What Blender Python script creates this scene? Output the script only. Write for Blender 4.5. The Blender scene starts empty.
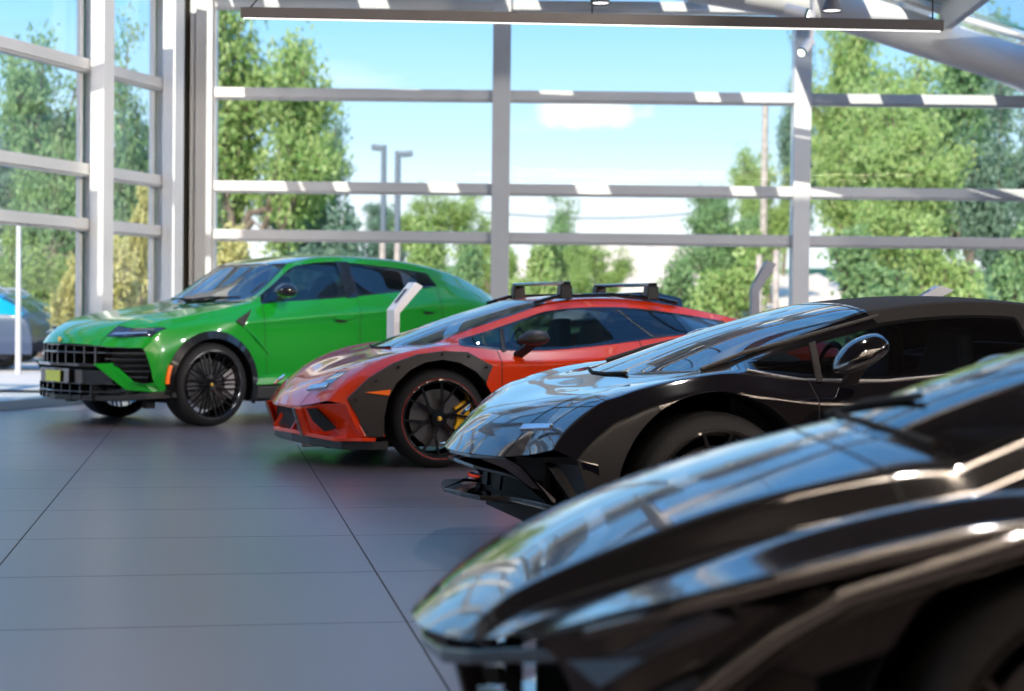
import bpy, bmesh, math, random
import numpy as np
from mathutils import Vector, Matrix
random.seed(7)
C = bpy.context.scene.collection
S = bpy.context.scene

# ------------------------------------------------------------------ camera, sky, sun, exposure
F, CH = 1700.0, 1.13
PITCH, ROLL = math.atan(34.5 / F), 0.0108
cam = bpy.data.cameras.new('camera'); cam_o = bpy.data.objects.new('camera', cam); C.objects.link(cam_o)
cam.sensor_width = 36; cam.lens = 36 * F / 1024
cam_o.matrix_world = (Matrix.Translation((0, 0, CH)) @ Matrix.Rotation(math.pi / 2 - PITCH, 4, 'X') @ Matrix.Rotation(ROLL, 4, 'Z'))
cam.dof.use_dof = True; cam.dof.focus_distance = 9.0; cam.dof.aperture_fstop = cam.lens / 27.0
cam.clip_end = 500
S.camera = cam_o
S.view_settings.view_transform = 'Standard'; S.view_settings.look = 'None'
S.view_settings.gamma = 1; S.view_settings.exposure = 0.34; S.view_settings.use_curve_mapping = False
try:
    S.cycles.max_bounces = 10; S.cycles.transparent_max_bounces = 24; S.cycles.caustics_reflective = False
    S.cycles.caustics_refractive = False; S.cycles.sample_clamp_indirect = 6
except Exception: pass

w = bpy.data.worlds.new('sky'); S.world = w; w.use_nodes = True
nt = w.node_tree; nt.nodes.clear()
def N(tree, t, **k):
    n = tree.nodes.new(t)
    for a, v in k.items():
        if a in n.inputs: n.inputs[a].default_value = v
        else: setattr(n, a, v)
    return n
tc = N(nt, 'ShaderNodeTexCoord'); sp = N(nt, 'ShaderNodeSeparateXYZ'); nt.links.new(tc.outputs['Generated'], sp.inputs[0])
rp = N(nt, 'ShaderNodeValToRGB'); nt.links.new(sp.outputs['Z'], rp.inputs[0])
e = rp.color_ramp.elements
e[0].position = 0.0; e[0].color = (.92, .97, 1.0, 1)
e[1].position = 1.0; e[1].color = (.10, .30, .80, 1)
for p, c in ((.05, (.86, .94, 1.0, 1)), (.10, (.54, .80, 1.0, 1)), (.17, (.29, .62, 1.0, 1)), (.40, (.16, .46, 1.0, 1))):
    q = e.new(p); q.color = c
mp = N(nt, 'ShaderNodeMapping'); mp.inputs['Scale'].default_value = (5, 5, 26); nt.links.new(tc.outputs['Generated'], mp.inputs[0])
nz = N(nt, 'ShaderNodeTexNoise'); nz.inputs['Scale'].default_value = .8; nz.inputs['Detail'].default_value = 6; nt.links.new(mp.outputs[0], nz.inputs[0])
cr = N(nt, 'ShaderNodeValToRGB'); nt.links.new(nz.outputs[0], cr.inputs[0])
cr.color_ramp.elements[0].position = .56; cr.color_ramp.elements[0].color = (0, 0, 0, 1)
cr.color_ramp.elements[1].position = .78; cr.color_ramp.elements[1].color = (.6, .6, .6, 1)
# the one small cumulus over the trees
def dirpx(px, py):
    u, v = px - 512, py - 345.5; c, s = math.cos(ROLL), math.sin(ROLL)
    u2, v2 = c * u + s * v, -s * u + c * v
    d = Vector((u2 / F, 1, -v2 / F)); cp, sp_ = math.cos(PITCH), math.sin(PITCH)
    return Vector((d.x, d.y * cp + d.z * sp_, d.z * cp - d.y * sp_))
cd = dirpx(592, 113).normalized()
sub = N(nt, 'ShaderNodeVectorMath', operation='SUBTRACT'); nt.links.new(tc.outputs['Generated'], sub.inputs[0]); sub.inputs[1].default_value = cd
scl = N(nt, 'ShaderNodeVectorMath', operation='MULTIPLY'); nt.links.new(sub.outputs[0], scl.inputs[0]); scl.inputs[1].default_value = (36, 36, 120)
ln = N(nt, 'ShaderNodeVectorMath', operation='LENGTH'); nt.links.new(scl.outputs[0], ln.inputs[0])
nz2 = N(nt, 'ShaderNodeTexNoise'); nz2.inputs['Scale'].default_value = 60; nt.links.new(tc.outputs['Generated'], nz2.inputs[0])
ad = N(nt, 'ShaderNodeMath', operation='MULTIPLY_ADD'); nt.links.new(nz2.outputs[0], ad.inputs[0]); ad.inputs[1].default_value = 1.6; nt.links.new(ln.outputs['Value'], ad.inputs[2])
mr = N(nt, 'ShaderNodeMapRange'); nt.links.new(ad.outputs[0], mr.inputs[0])
mr.inputs[1].default_value = 1.35; mr.inputs[2].default_value = 2.1; mr.inputs[3].default_value = .9; mr.inputs[4].default_value = 0
mx = N(nt, 'ShaderNodeMath', operation='MAXIMUM'); nt.links.new(cr.outputs[0], mx.inputs[0]); nt.links.new(mr.outputs[0], mx.inputs[1])
mix = N(nt, 'ShaderNodeMixRGB'); nt.links.new(mx.outputs[0], mix.inputs[0]); nt.links.new(rp.outputs[0], mix.inputs[1]); mix.inputs[2].default_value = (1, 1, 1, 1)
bg = N(nt, 'ShaderNodeBackground'); bg.inputs[1].default_value = 1.12; nt.links.new(mix.outputs[0], bg.inputs[0])
wo = N(nt, 'ShaderNodeOutputWorld'); nt.links.new(bg.outputs[0], wo.inputs[0])

sun = bpy.data.lights.new('sun', 'SUN'); sun.energy = 5.6; sun.angle = .009; sun.color = (1, .94, .84)
sun_o = bpy.data.objects.new('sun', sun); C.objects.link(sun_o)
sd = Vector((.235, .77, -.60)).normalized()      # light travels away from the camera, down, and to the right
sun_o.rotation_euler = sd.to_track_quat('-Z', 'Y').to_euler()

# spotlights added to brighten the hall, out of view and without housings
def fill_spot(p, q, W, size=70, col=(1, .96, .92), rad=.10):
    l = bpy.data.lights.new('fill_spot', 'SPOT'); l.energy = W; l.spot_size = math.radians(size); l.spot_blend = .8; l.shadow_soft_size = rad; l.color = col
    o = bpy.data.objects.new('fill_spot', l); C.objects.link(o); o.location = p
    o.rotation_euler = (Vector(q) - Vector(p)).to_track_quat('-Z', 'Y').to_euler()
for p, q, W in (((12.2, 9, 5.1), (2, 22, 2.5), 1500), ((12.2, 13, 5.1), (0, 22, 2.5), 900), ((-8.2, 8.3, 5.1), (0, 22, 2.5), 900), ((11.5, 5, 5.1), (-6, 18, 2.5), 1500)): fill_spot(p, q, W, 80)
for x, y_ in ((-4, 4), (1, 4), (6, 4), (-4, 9), (1, 9), (6, 9), (-4.5, 14), (1, 14)): fill_spot((x, y_, 5.1), (x, y_ + .6, 0), 260, 84)
fill_spot((1.5, 11.5, 5.1), (-5.4, 20, 2.4), 1200, 48, (1, .88, .76)); fill_spot((3.5, 8, 5.1), (-5.4, 18.5, 2.0), 1300, 40, (1, .88, .76))  # warm fill added to brighten the left wall
for x in (-5, 3, 9): fill_spot((x, -2, 5.0), (x, -9, 2), 420, 95, (1, .80, .60))

# ------------------------------------------------------------------ materials
MATS = {}
def mat(name, col, rough=.5, metal=0., coat=0., spec=.5, ior=1.5, emit=None, estr=1., noise=None, bump=None, coat_rough=.03):
    m = bpy.data.materials.new(name); m.use_nodes = True; t = m.node_tree
    b = t.nodes['Principled BSDF']
    b.inputs['Base Color'].default_value = (*col, 1); b.inputs['Roughness'].default_value = rough
    b.inputs['Metallic'].default_value = metal; b.inputs['Coat Weight'].default_value = coat
    b.inputs['Coat Roughness'].default_value = coat_rough; b.inputs['Coat IOR'].default_value = 1.5
    b.inputs['Specular IOR Level'].default_value = spec; b.inputs['IOR'].default_value = ior
    if emit:
        b.inputs['Emission Color'].default_value = (*emit, 1); b.inputs['Emission Strength'].default_value = estr
    sc, amt = noise or (6., .06)
    co = N(t, 'ShaderNodeTexCoord'); n = N(t, 'ShaderNodeTexNoise'); n.inputs['Scale'].default_value = sc; n.inputs['Detail'].default_value = 3
    t.links.new(co.outputs['Object'], n.inputs[0])
    r = N(t, 'ShaderNodeValToRGB'); t.links.new(n.outputs[0], r.inputs[0])
    r.color_ramp.elements[0].position = .3; r.color_ramp.elements[1].position = .7
    r.color_ramp.elements[0].color = (*[c * (1 - amt) for c in col], 1)
    r.color_ramp.elements[1].color = (*[min(1, c * (1 + amt)) for c in col], 1)
    t.links.new(r.outputs[0], b.inputs['Base Color'])
    if bump:
        bn = N(t, 'ShaderNodeBump'); bn.inputs['Strength'].default_value = bump; bn.inputs['Distance'].default_value = .01
        t.links.new(n.outputs[0], bn.inputs['Height']); t.links.new(bn.outputs[0], b.inputs['Normal'])
    MATS[name] = m
    return m
def glassmat(name, tint, f0, rough=0., extra=.0):
    m = bpy.data.materials.new(name); m.use_nodes = True; t = m.node_tree; t.nodes.clear()
    tr = N(t, 'ShaderNodeBsdfTransparent'); tr.inputs[0].default_value = (*tint, 1)
    gl = N(t, 'ShaderNodeBsdfGlossy'); gl.inputs['Roughness'].default_value = rough; gl.inputs['Color'].default_value = (1, 1, 1, 1)
    ge = N(t, 'ShaderNodeNewGeometry'); dt = N(t, 'ShaderNodeVectorMath', operation='DOT_PRODUCT')
    t.links.new(ge.outputs['Normal'], dt.inputs[0]); t.links.new(ge.outputs['Incoming'], dt.inputs[1])
    ab = N(t, 'ShaderNodeMath', operation='ABSOLUTE'); t.links.new(dt.outputs['Value'], ab.inputs[0])
    om = N(t, 'ShaderNodeMath', operation='SUBTRACT'); om.inputs[0].default_value = 1; t.links.new(ab.outputs[0], om.inputs[1])
    pw = N(t, 'ShaderNodeMath', operation='POWER'); t.links.new(om.outputs[0], pw.inputs[0]); pw.inputs[1].default_value = 5
    r0 = ((f0 - 1) / (f0 + 1)) ** 2 + extra
    ma = N(t, 'ShaderNodeMath', operation='MULTIPLY_ADD'); t.links.new(pw.outputs[0], ma.inputs[0]); ma.inputs[1].default_value = 1 - r0; ma.inputs[2].default_value = r0
    x = N(t, 'ShaderNodeMixShader'); t.links.new(ma.outputs[0], x.inputs[0]); t.links.new(tr.outputs[0], x.inputs[1]); t.links.new(gl.outputs[0], x.inputs[2])
    o = N(t, 'ShaderNodeOutputMaterial'); t.links.new(x.outputs[0], o.inputs[0])
    MATS[name] = m; return m
M_green = mat('green_paint', (.007, .29, .018), .26, .0, 1., spec=.3, noise=(300, .12))
M_red = mat('red_paint', (.88, .05, .003), .26, .0, 1., spec=.2, noise=(300, .12))
M_black = mat('black_paint', (.004, .0035, .006), .10, .0, 1., spec=.5, ior=2.0, noise=(300, .3))
M_black4 = mat('black_metallic_paint', (.004, .004, .005), .10, .0, 1., spec=.5, ior=2.2, noise=(300, .3))
M_gloss = mat('gloss_black', (.008, .008, .009), .15, 0, 1.)
M_satin = mat('satin_black', (.012, .012, .013), .42)
M_matte = mat('matte_black', (.004, .004, .005), .8)
M_clad = mat('cladding_grey', (.030, .024, .022), .5, noise=(500, .2))
M_tyre = mat('tyre_rubber', (.006, .006, .007), .7, noise=(40, .2), bump=.2)
M_rim = mat('rim_black', (.012, .012, .013), .22, .6, 1.)
M_steel = mat('brushed_steel', (.45, .44, .43), .35, 1.)
M_disc = mat('carbon_disc', (.10, .10, .11), .4, .7)
M_yellow = mat('yellow_caliper', (.95, .50, .01), .3, 0, .5)
M_gold = mat('gold_badge', (.8, .5, .1), .3, .8)
M_grey = mat('grey_caliper', (.35, .33, .35), .35, .3)
M_orange = mat('orange_marker_glow', (1., .16, .01), .3, 0, .6, emit=(1, .16, .01), estr=.12)  # faint glow added to the marker's orange
M_redlens = mat('red_lens', (.3, .01, .02), .15, 0, 1.)
M_chrome = mat('chrome_lens', (.55, .62, .70), .1, .8, 1.)
M_lens = mat('dark_lens', (.03, .035, .05), .08, .2, 1., ior=1.8)
M_soft = mat('soft_top_fabric', (.015, .012, .011), .85, noise=(300, .25), bump=.15)
M_carbon = mat('carbon_grille', (.014, .014, .016), .4, noise=(160, .25))
M_seat = mat('seat_leather', (.03, .028, .03), .6)
M_plate = mat('yellow_plate', (.55, .6, .05), .3)
M_ring = mat('red_stripe', (.28, .01, .01), .4)
M_silver = mat('silver_trim', (.42, .42, .44), .3, .9)
M_carwin_refl = mat('blue_reflection_window', (.0, .30, .48), .1, 0, 1.)  # blue reflection put into the window colour
M_bluec = mat('bright_blue_paint', (.0, .22, .62), .3, 0, 1.)
M_bluec2 = mat('navy_grey_paint', (.035, .055, .11), .4, 0, .3)
M_carwin = mat('dark_window', (.02, .05, .09), .08, 0, 1., ior=1.7)
M_white = mat('white_painted_steel', (.80, .775, .755), .45, noise=(3, .03))
M_mull = mat('grey_painted_mullion', (.66, .64, .63), .4, noise=(3, .03))
M_ledge = mat('knee_wall_plaster', (.78, .72, .68), .7, noise=(5, .05))
M_darkpost = mat('dark_gasket', (.05, .042, .03), .6)
M_wallb = mat('taupe_wall', (.115, .09, .072), .8)
M_ceil = mat('ceiling_panel', (.20, .17, .15), .8)
M_gask = mat('green_edge_gasket', (.03, .16, .13), .4)
M_led = mat('light_housing', (.11, .10, .10), .5)
M_diff = mat('led_diffuser', (1, 1, 1), .5, emit=(1, .97, .93), estr=1.6)
M_warm = mat('warm_led_diffuser', (1, .9, .8), .5, emit=(1, .80, .63), estr=30)
M_totem = mat('totem_white', (.80, .79, .80), .45)
M_totem_d = mat('totem_warm_side', (.66, .55, .50), .5)
M_totem_shade = mat('totem_white_shaded', (.36, .35, .38), .5)  # darker copy of the totem white, shade put into the colour
M_screen = mat('totem_slot', (.03, .03, .03), .3)
M_bark = mat('bark', (.16, .12, .09), .9, noise=(8, .4), bump=.5)
M_wood = mat('pale_pole_wood', (.45, .38, .33), .9, noise=(8, .3))
M_pole = mat('street_pole_metal', (.16, .19, .22), .5, .3)
M_asph = mat('car_park_paving', (.56, .50, .46), .9, noise=(2, .08))
M_grass = mat('meadow_grass', (.16, .26, .07), .95, noise=(1.5, .4))
M_dirt = mat('sandy_bank', (.78, .62, .47), .95, noise=(1.2, .25))
M_pane = glassmat('window_glass', (.975, .985, .98), 1.18)
M_rpane = glassmat('roof_glass', (.90, .96, .95), 1.5)
M_cglass = glassmat('car_side_glass', (.26, .35, .42), 1.7, .0, .02)
M_wglass = glassmat('car_windshield_glass', (.20, .25, .28), 2.3, .0, .05)
def leafmat(name, c1, c2):
    m = bpy.data.materials.new(name); m.use_nodes = True; t = m.node_tree
    b = t.nodes['Principled BSDF']; b.inputs['Roughness'].default_value = .55
    oi = N(t, 'ShaderNodeNewGeometry'); r = N(t, 'ShaderNodeValToRGB'); t.links.new(oi.outputs['Random Per Island'], r.inputs[0])
    r.color_ramp.elements[0].color = (*c1, 1); r.color_ramp.elements[1].color = (*c2, 1)
    t.links.new(r.outputs[0], b.inputs['Base Color'])
    tl = N(t, 'ShaderNodeBsdfTranslucent'); t.links.new(r.outputs[0], tl.inputs[0])
    x = N(t, 'ShaderNodeMixShader'); x.inputs[0].default_value = .35
    o = t.nodes['Material Output']; t.links.new(b.outputs[0], x.inputs[1]); t.links.new(tl.outputs[0], x.inputs[2]); t.links.new(x.outputs[0], o.inputs[0])
    return m
M_leafA = leafmat('leaf_light_green', (.20, .35, .08), (.46, .55, .20))
M_leafB = leafmat('leaf_mid_green', (.11, .24, .09), (.33, .46, .19))
M_leafC = leafmat('leaf_golden', (.42, .40, .12), (.70, .64, .28))
M_leafD = leafmat('leaf_blue_green', (.09, .18, .12), (.25, .36, .24))

# floor tiles
M_floor = bpy.data.materials.new('stone_floor_tile'); M_floor.use_nodes = True
t = M_floor.node_tree; b = t.nodes['Principled BSDF']
co = N(t, 'ShaderNodeTexCoord'); mpn = N(t, 'ShaderNodeMapping'); t.links.new(co.outputs['Object'], mpn.inputs[0])
br = N(t, 'ShaderNodeTexBrick'); t.links.new(co.outputs['Object'], br.inputs[0])
br.offset = 0; br.squash = 1
br.inputs['Scale'].default_value = 1; br.inputs['Brick Width'].default_value = 1.605; br.inputs['Row Height'].default_value = 1.187
br.inputs['Mortar Size'].default_value = .0048; br.inputs['Mortar Smooth'].default_value = .3
br.inputs['Color1'].default_value = (.128, .106, .126, 1); br.inputs['Color2'].default_value = (.138, .114, .134, 1); br.inputs['Mortar'].default_value = (.045, .040, .045, 1)
mpn.inputs['Scale'].default_value = (1.2, 9, 1)
n1 = N(t, 'ShaderNodeTexNoise'); n1.inputs['Scale'].default_value = 2.2; n1.inputs['Detail'].default_value = 7; n1.inputs['Roughness'].default_value = .6; t.links.new(mpn.outputs[0], n1.inputs[0])
n2 = N(t, 'ShaderNodeTexNoise'); n2.inputs['Scale'].default_value = .9; n2.inputs['Detail'].default_value = 4; t.links.new(co.outputs['Object'], n2.inputs[0])
am = N(t, 'ShaderNodeMath', operation='ADD'); t.links.new(n1.outputs[0], am.inputs[0]); t.links.new(n2.outputs[0], am.inputs[1])
mrr = N(t, 'ShaderNodeMapRange'); t.links.new(am.outputs[0], mrr.inputs[0]); mrr.inputs[1].default_value = .7; mrr.inputs[2].default_value = 1.3; mrr.inputs[3].default_value = .88; mrr.inputs[4].default_value = 1.12
vm = N(t, 'ShaderNodeVectorMath', operation='SCALE'); t.links.new(br.outputs[0], vm.inputs[0]); t.links.new(mrr.outputs[0], vm.inputs['Scale'])
t.links.new(vm.outputs[0], b.inputs['Base Color'])
mr2 = N(t, 'ShaderNodeMapRange'); t.links.new(am.outputs[0], mr2.inputs[0]); mr2.inputs[1].default_value = .7; mr2.inputs[2].default_value = 1.3; mr2.inputs[3].default_value = .30; mr2.inputs[4].default_value = .34
rm = N(t, 'ShaderNodeMath', operation='MAXIMUM'); t.links.new(mr2.outputs[0], rm.inputs[0]); t.links.new(br.outputs['Fac'], rm.inputs[1]); t.links.new(rm.outputs[0], b.inputs['Roughness'])
sm = N(t, 'ShaderNodeMapRange'); t.links.new(br.outputs['Fac'], sm.inputs[0]); sm.inputs[3].default_value = .5; sm.inputs[4].default_value = .15; t.links.new(sm.outputs[0], b.inputs['Specular IOR Level'])
b.inputs['IOR'].default_value = 2.0

# ------------------------------------------------------------------ helpers
def mesh_obj(name, V, Fc, m, parent=None, smooth=False, mats=None, fm=None):
    me = bpy.data.meshes.new(name); me.from_pydata([tuple(v) for v in V], [], [tuple(f) for f in Fc]); me.update()
    if mats:
        for q in mats: me.materials.append(q)
        if fm is not None: me.polygons.foreach_set('material_index', fm)
    elif m: me.materials.append(m)
    if smooth: me.polygons.foreach_set('use_smooth', [True] * len(me.polygons))
    o = bpy.data.objects.new(name, me); C.objects.link(o)
    if parent: o.parent = parent
    return o
def tag(o, label=None, cat=None, group=None, kind=None):
    if label: o['label'] = label
    if cat: o['category'] = cat
    if group: o['group'] = group
    if kind: o['kind'] = kind
    return o
def empty(name, loc, rz=0):
    o = bpy.data.objects.new(name, None); C.objects.link(o); o.location = loc; o.rotation_euler = (0, 0, rz); o.empty_display_size = .2
    return o
def struct(o): o['kind'] = 'structure'; return o
class MB:
    """collects boxes, tubes and lathes for ONE mesh"""
    def __init__(s): s.V = []; s.F = []
    def add(s, V, Fc):
        n = len(s.V); s.V += [tuple(v) for v in V]; s.F += [tuple(i + n for i in f) for f in Fc]; return s
    def box(s, x0, x1, y0, y1, z0, z1, M=None):
        V = [Vector(p) for p in ((x0, y0, z0), (x1, y0, z0), (x1, y1, z0), (x0, y1, z0), (x0, y0, z1), (x1, y0, z1), (x1, y1, z1), (x0, y1, z1))]
        if M: V = [M @ v for v in V]
        return s.add(V, [(0, 3, 2, 1), (4, 5, 6, 7), (0, 1, 5, 4), (1, 2, 6, 5), (2, 3, 7, 6), (3, 0, 4, 7)])
    def bar(s, a, b, wd, ht, up=(0, 0, 1)):
        a, b = Vector(a), Vector(b); d = (b - a).normalized(); r = d.cross(Vector(up)).normalized(); u = r.cross(d)
        V = [p + r * (sx * wd / 2) + u * (sz * ht / 2) for p in (a, b) for sx, sz in ((-1, -1), (1, -1), (1, 1), (-1, 1))]
        return s.add(V, [(0, 1, 2, 3), (7, 6, 5, 4), (0, 4, 5, 1), (1, 5, 6, 2), (2, 6, 7, 3), (3, 7, 4, 0)])
    def tube(s, pts, r, n=10, cap=True):
        pts = [Vector(p) for p in pts]; rs = r if isinstance(r, (list, tuple)) else [r] * len(pts)
        V = []; prev = None
        for i, p in enumerate(pts):
            d = (pts[min(i + 1, len(pts) - 1)] - pts[max(i - 1, 0)]).normalized()
            a = d.orthogonal().normalized() if prev is None else (prev - d * prev.dot(d)).normalized()
            prev = a; b_ = d.cross(a)
            for k in range(n):
                t_ = 2 * math.pi * k / n; V.append(p + (a * math.cos(t_) + b_ * math.sin(t_)) * rs[i])
        Fc = [(i * n + k, i * n + (k + 1) % n, (i + 1) * n + (k + 1) % n, (i + 1) * n + k) for i in range(len(pts) - 1) for k in range(n)]
        if cap: Fc += [tuple(range(n))[::-1], tuple(range((len(pts) - 1) * n, len(pts) * n))]
        return s.add(V, Fc)
    def lathe(s, prof, n=48, axis='y', closed=False, c=(0, 0, 0)):
        """prof: (radius, along)"""
        V = []
        for (r, a) in prof:
            for k in range(n):
                t_ = 2 * math.pi * k / n; cs, sn = r * math.cos(t_), r * math.sin(t_)
                V.append((c[0] + cs, c[1] + a, c[2] + sn) if axis == 'y' else ((c[0] + cs, c[1] + sn, c[2] + a) if axis == 'z' else (c[0] + a, c[1] + cs, c[2] + sn)))
        m_ = len(prof); Fc = []
        for i in range(m_ if closed else m_ - 1):
            j = (i + 1) % m_
            Fc += [(i * n + k, j * n + k, j * n + (k + 1) % n, i * n + (k + 1) % n) for k in range(n)]
        return s.add(V, Fc)
    def prism(s, poly, off):
        """planar-ish polygon of 3D points extruded by vector off"""
        n = len(poly); P = [Vector(p) for p in poly]; o = Vector(off)
        return s.add(P + [p + o for p in P], [tuple(range(n)), tuple(range(n, 2 * n))[::-1]] + [(i, (i + 1) % n + 0, n + (i + 1) % n, n + i) for i in range(n)])
    def build(s, name, m, parent=None, smooth=False, bevel=0., sharp=None):
        o = mesh_obj(name, s.V, s.F, m, parent, smooth)
        bm = bmesh.new(); bm.from_mesh(o.data); bmesh.ops.recalc_face_normals(bm, faces=bm.faces)
        bm.to_mesh(o.data); bm.free()
        if smooth: o.data.set_sharp_from_angle(angle=math.radians(sharp or 40))
        if bevel:
            md = o.modifiers.new('bevel', 'BEVEL'); md.width = bevel; md.segments = 2; md.limit_method = 'ANGLE'
        return o

# ------------------------------------------------------------------ car bodies
def car_body(root, rows, tags, creases, parts, arches, sub=3, seam_pairs=True, rowcrease={}):
    """rows[i][j] = (x, y, z): j 0 on the centre line .. last on the sill. tags(i, j) -> key; parts[key] = (name, material, per_side)"""
    nr, nc = len(rows), len(rows[0]); cols = list(range(-(nc - 1), nc)); W = len(cols)
    V = []
    for r in rows:
        for c in cols:
            x, y, z = r[abs(c)]; V.append((x, -y if c < 0 else y, z))
    keys = []; Fc = []; fm = []
    for i in range(nr - 1):
        for q in range(W - 1):
            c = cols[q]; j = -c - 1 if c < 0 else c
            k = tags(i, j)
            if k is None: continue
            k = (k, (-1 if c < 0 else 1) if parts[k][2] else 0)
            if k not in keys: keys.append(k)
            Fc.append((i * W + q, (i + 1) * W + q, (i + 1) * W + q + 1, i * W + q + 1)); fm.append(keys.index(k))
    me = bpy.data.meshes.new('cage'); me.from_pydata(V, [], Fc); me.update()
    for k in keys: me.materials.append(bpy.data.materials.new('tmp'))
    me.polygons.foreach_set('material_index', fm)
    at = me.attributes.new('crease_edge', 'FLOAT', 'EDGE')
    for ed in me.edges:
        a, b_ = ed.vertices; ia, ca = divmod(a, W); ib, cb = divmod(b_, W); v = 0
        if ca == cb:
            cc = creases.get(abs(cols[ca]), 0)
            v = cc(min(ia, ib)) if callable(cc) else cc
        else: v = rowcrease.get(ia, 0) if ia == ib else 0
        if isinstance(v, tuple): lo, hi, vv = v; j = min(abs(cols[ca]), abs(cols[cb])); v = vv if lo <= j <= hi else 0
        at.data[ed.index].value = v
    o = bpy.data.objects.new('cage', me); C.objects.link(o)
    md = o.modifiers.new('s', 'SUBSURF'); md.levels = sub; md.render_levels = sub; md.boundary_smooth = 'PRESERVE_CORNERS'
    dg = bpy.context.evaluated_depsgraph_get(); ev = o.evaluated_get(dg).to_mesh()
    nv = len(ev.vertices); P = np.zeros(nv * 3); ev.vertices.foreach_get('co', P); P = P.reshape(-1, 3).copy()
    Nn = np.zeros(nv * 3); ev.vertices.foreach_get('normal', Nn); Nn = Nn.reshape(-1, 3).copy()
    polys = [(tuple(p.vertices), p.material_index) for p in ev.polygons]
    if sum((P[p[0][0]] * [0, 0, 1])[2] * 0 + Nn[p[0][0]][2] for p in polys[:50]) < -1e9: pass
    # outward?
    cen = P.mean(0); cen[2] = .4
    if ((P - cen) * Nn).sum() < 0:
        Nn = -Nn; polys = [(p[::-1], m_) for p, m_ in polys]
    o.evaluated_get(dg).to_mesh_clear(); bpy.data.objects.remove(o); bpy.data.meshes.remove(me)
    for (ax, az, R) in arches:
        d = np.hypot(P[:, 0] - ax, P[:, 2] - az); side = np.abs(P[:, 1]) > .6; ins = (d < R) & side & (P[:, 2] < az + R + .01)
        keep = []; mv = set()
        for p, m_ in polys:
            q = [ins[i] for i in p]
            if all(q): continue
            if any(q): mv.update(i for i in p if ins[i])
            keep.append((p, m_))
        polys = keep
        for i in mv:
            f = R / max(d[i], 1e-4); P[i, 0] = ax + (P[i, 0] - ax) * f; P[i, 2] = az + (P[i, 2] - az) * f
    objs = {}
    for ki, k in enumerate(keys):
        fs = [p for p, m_ in polys if m_ == ki]
        if not fs: continue
        used = sorted({i for p in fs for i in p}); ix = {v: n for n, v in enumerate(used)}
        name, m_, _ = parts[k[0]]
        ob = mesh_obj(name, P[used], [tuple(ix[i] for i in p) for p in fs], m_, root, True)
        ob.data.normals_split_custom_set_from_vertices([tuple(Nn[i]) for i in used])
        objs[k] = ob
    # dark gaps between panels, rubber round the glass
    em = {}
    for p, m_ in polys:
        for a in range(len(p)):
            e_ = tuple(sorted((p[a], p[(a + 1) % len(p)]))); em.setdefault(e_, set()).add(m_)
    def ribbon(name, sel, wd, m_, lift):
        par = {}
        def find(v):
            while par.setdefault(v, v) != v: v = par[v]
            return v
        es = []
        for (a, b_), s_ in em.items():
            if len(s_) < 2 or not sel({keys[q][0] for q in s_}): continue
            es.append((a, b_)); par[find(a)] = find(b_)
        grp = {}
        for a, b_ in es: grp.setdefault(find(a), []).append((a, b_))
        for es in grp.values():
            dirs = {}
            for a, b_ in es:
                d = (Vector(P[b_]) - Vector(P[a]))
                if d.length > 1e-7: dirs.setdefault(a, []).append((b_, d.normalized())); dirs.setdefault(b_, []).append((a, d.normalized()))
            VV = []; FF = []; idx = {}
            for v, l in dirs.items():
                t_ = l[0][1].copy()
                for _, d in l[1:]: t_ += d if t_.dot(d) > 0 else -d
                n_ = Vector(Nn[v]); c_ = n_.cross(t_)
                if c_.length < 1e-6: c_ = n_.orthogonal()
                c_.normalize(); p = Vector(P[v]) + n_ * lift; idx[v] = (len(VV), len(VV) + 1, c_); VV += [p + c_ * wd, p - c_ * wd]
            for a, b_ in es:
                if a in idx and b_ in idx and (Vector(P[a]) - Vector(P[b_])).length > 1e-7:
                    ia, ib = idx[a], idx[b_]
                    if ia[2].dot(ib[2]) >= 0: FF.append((ia[0], ib[0], ib[1], ia[1]))
                    else: FF.append((ia[0], ib[1], ib[0], ia[1]))
            mesh_obj(name, VV, FF, m_, root)
    gl = {k for k in parts if 'window' in parts[k][0] or 'windshield' in parts[k][0]}
    ribbon('panel_gap', lambda ks: not (ks & gl), .0032, M_matte, .0012)
    ribbon('window_trim', lambda ks: bool(ks & gl) and not ks <= gl, .010, M_gloss, .002)
    ribbon('window_pillar', lambda ks: ks <= gl and len(ks) > 1, .028, M_gloss, .003)
    return P, Nn

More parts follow.
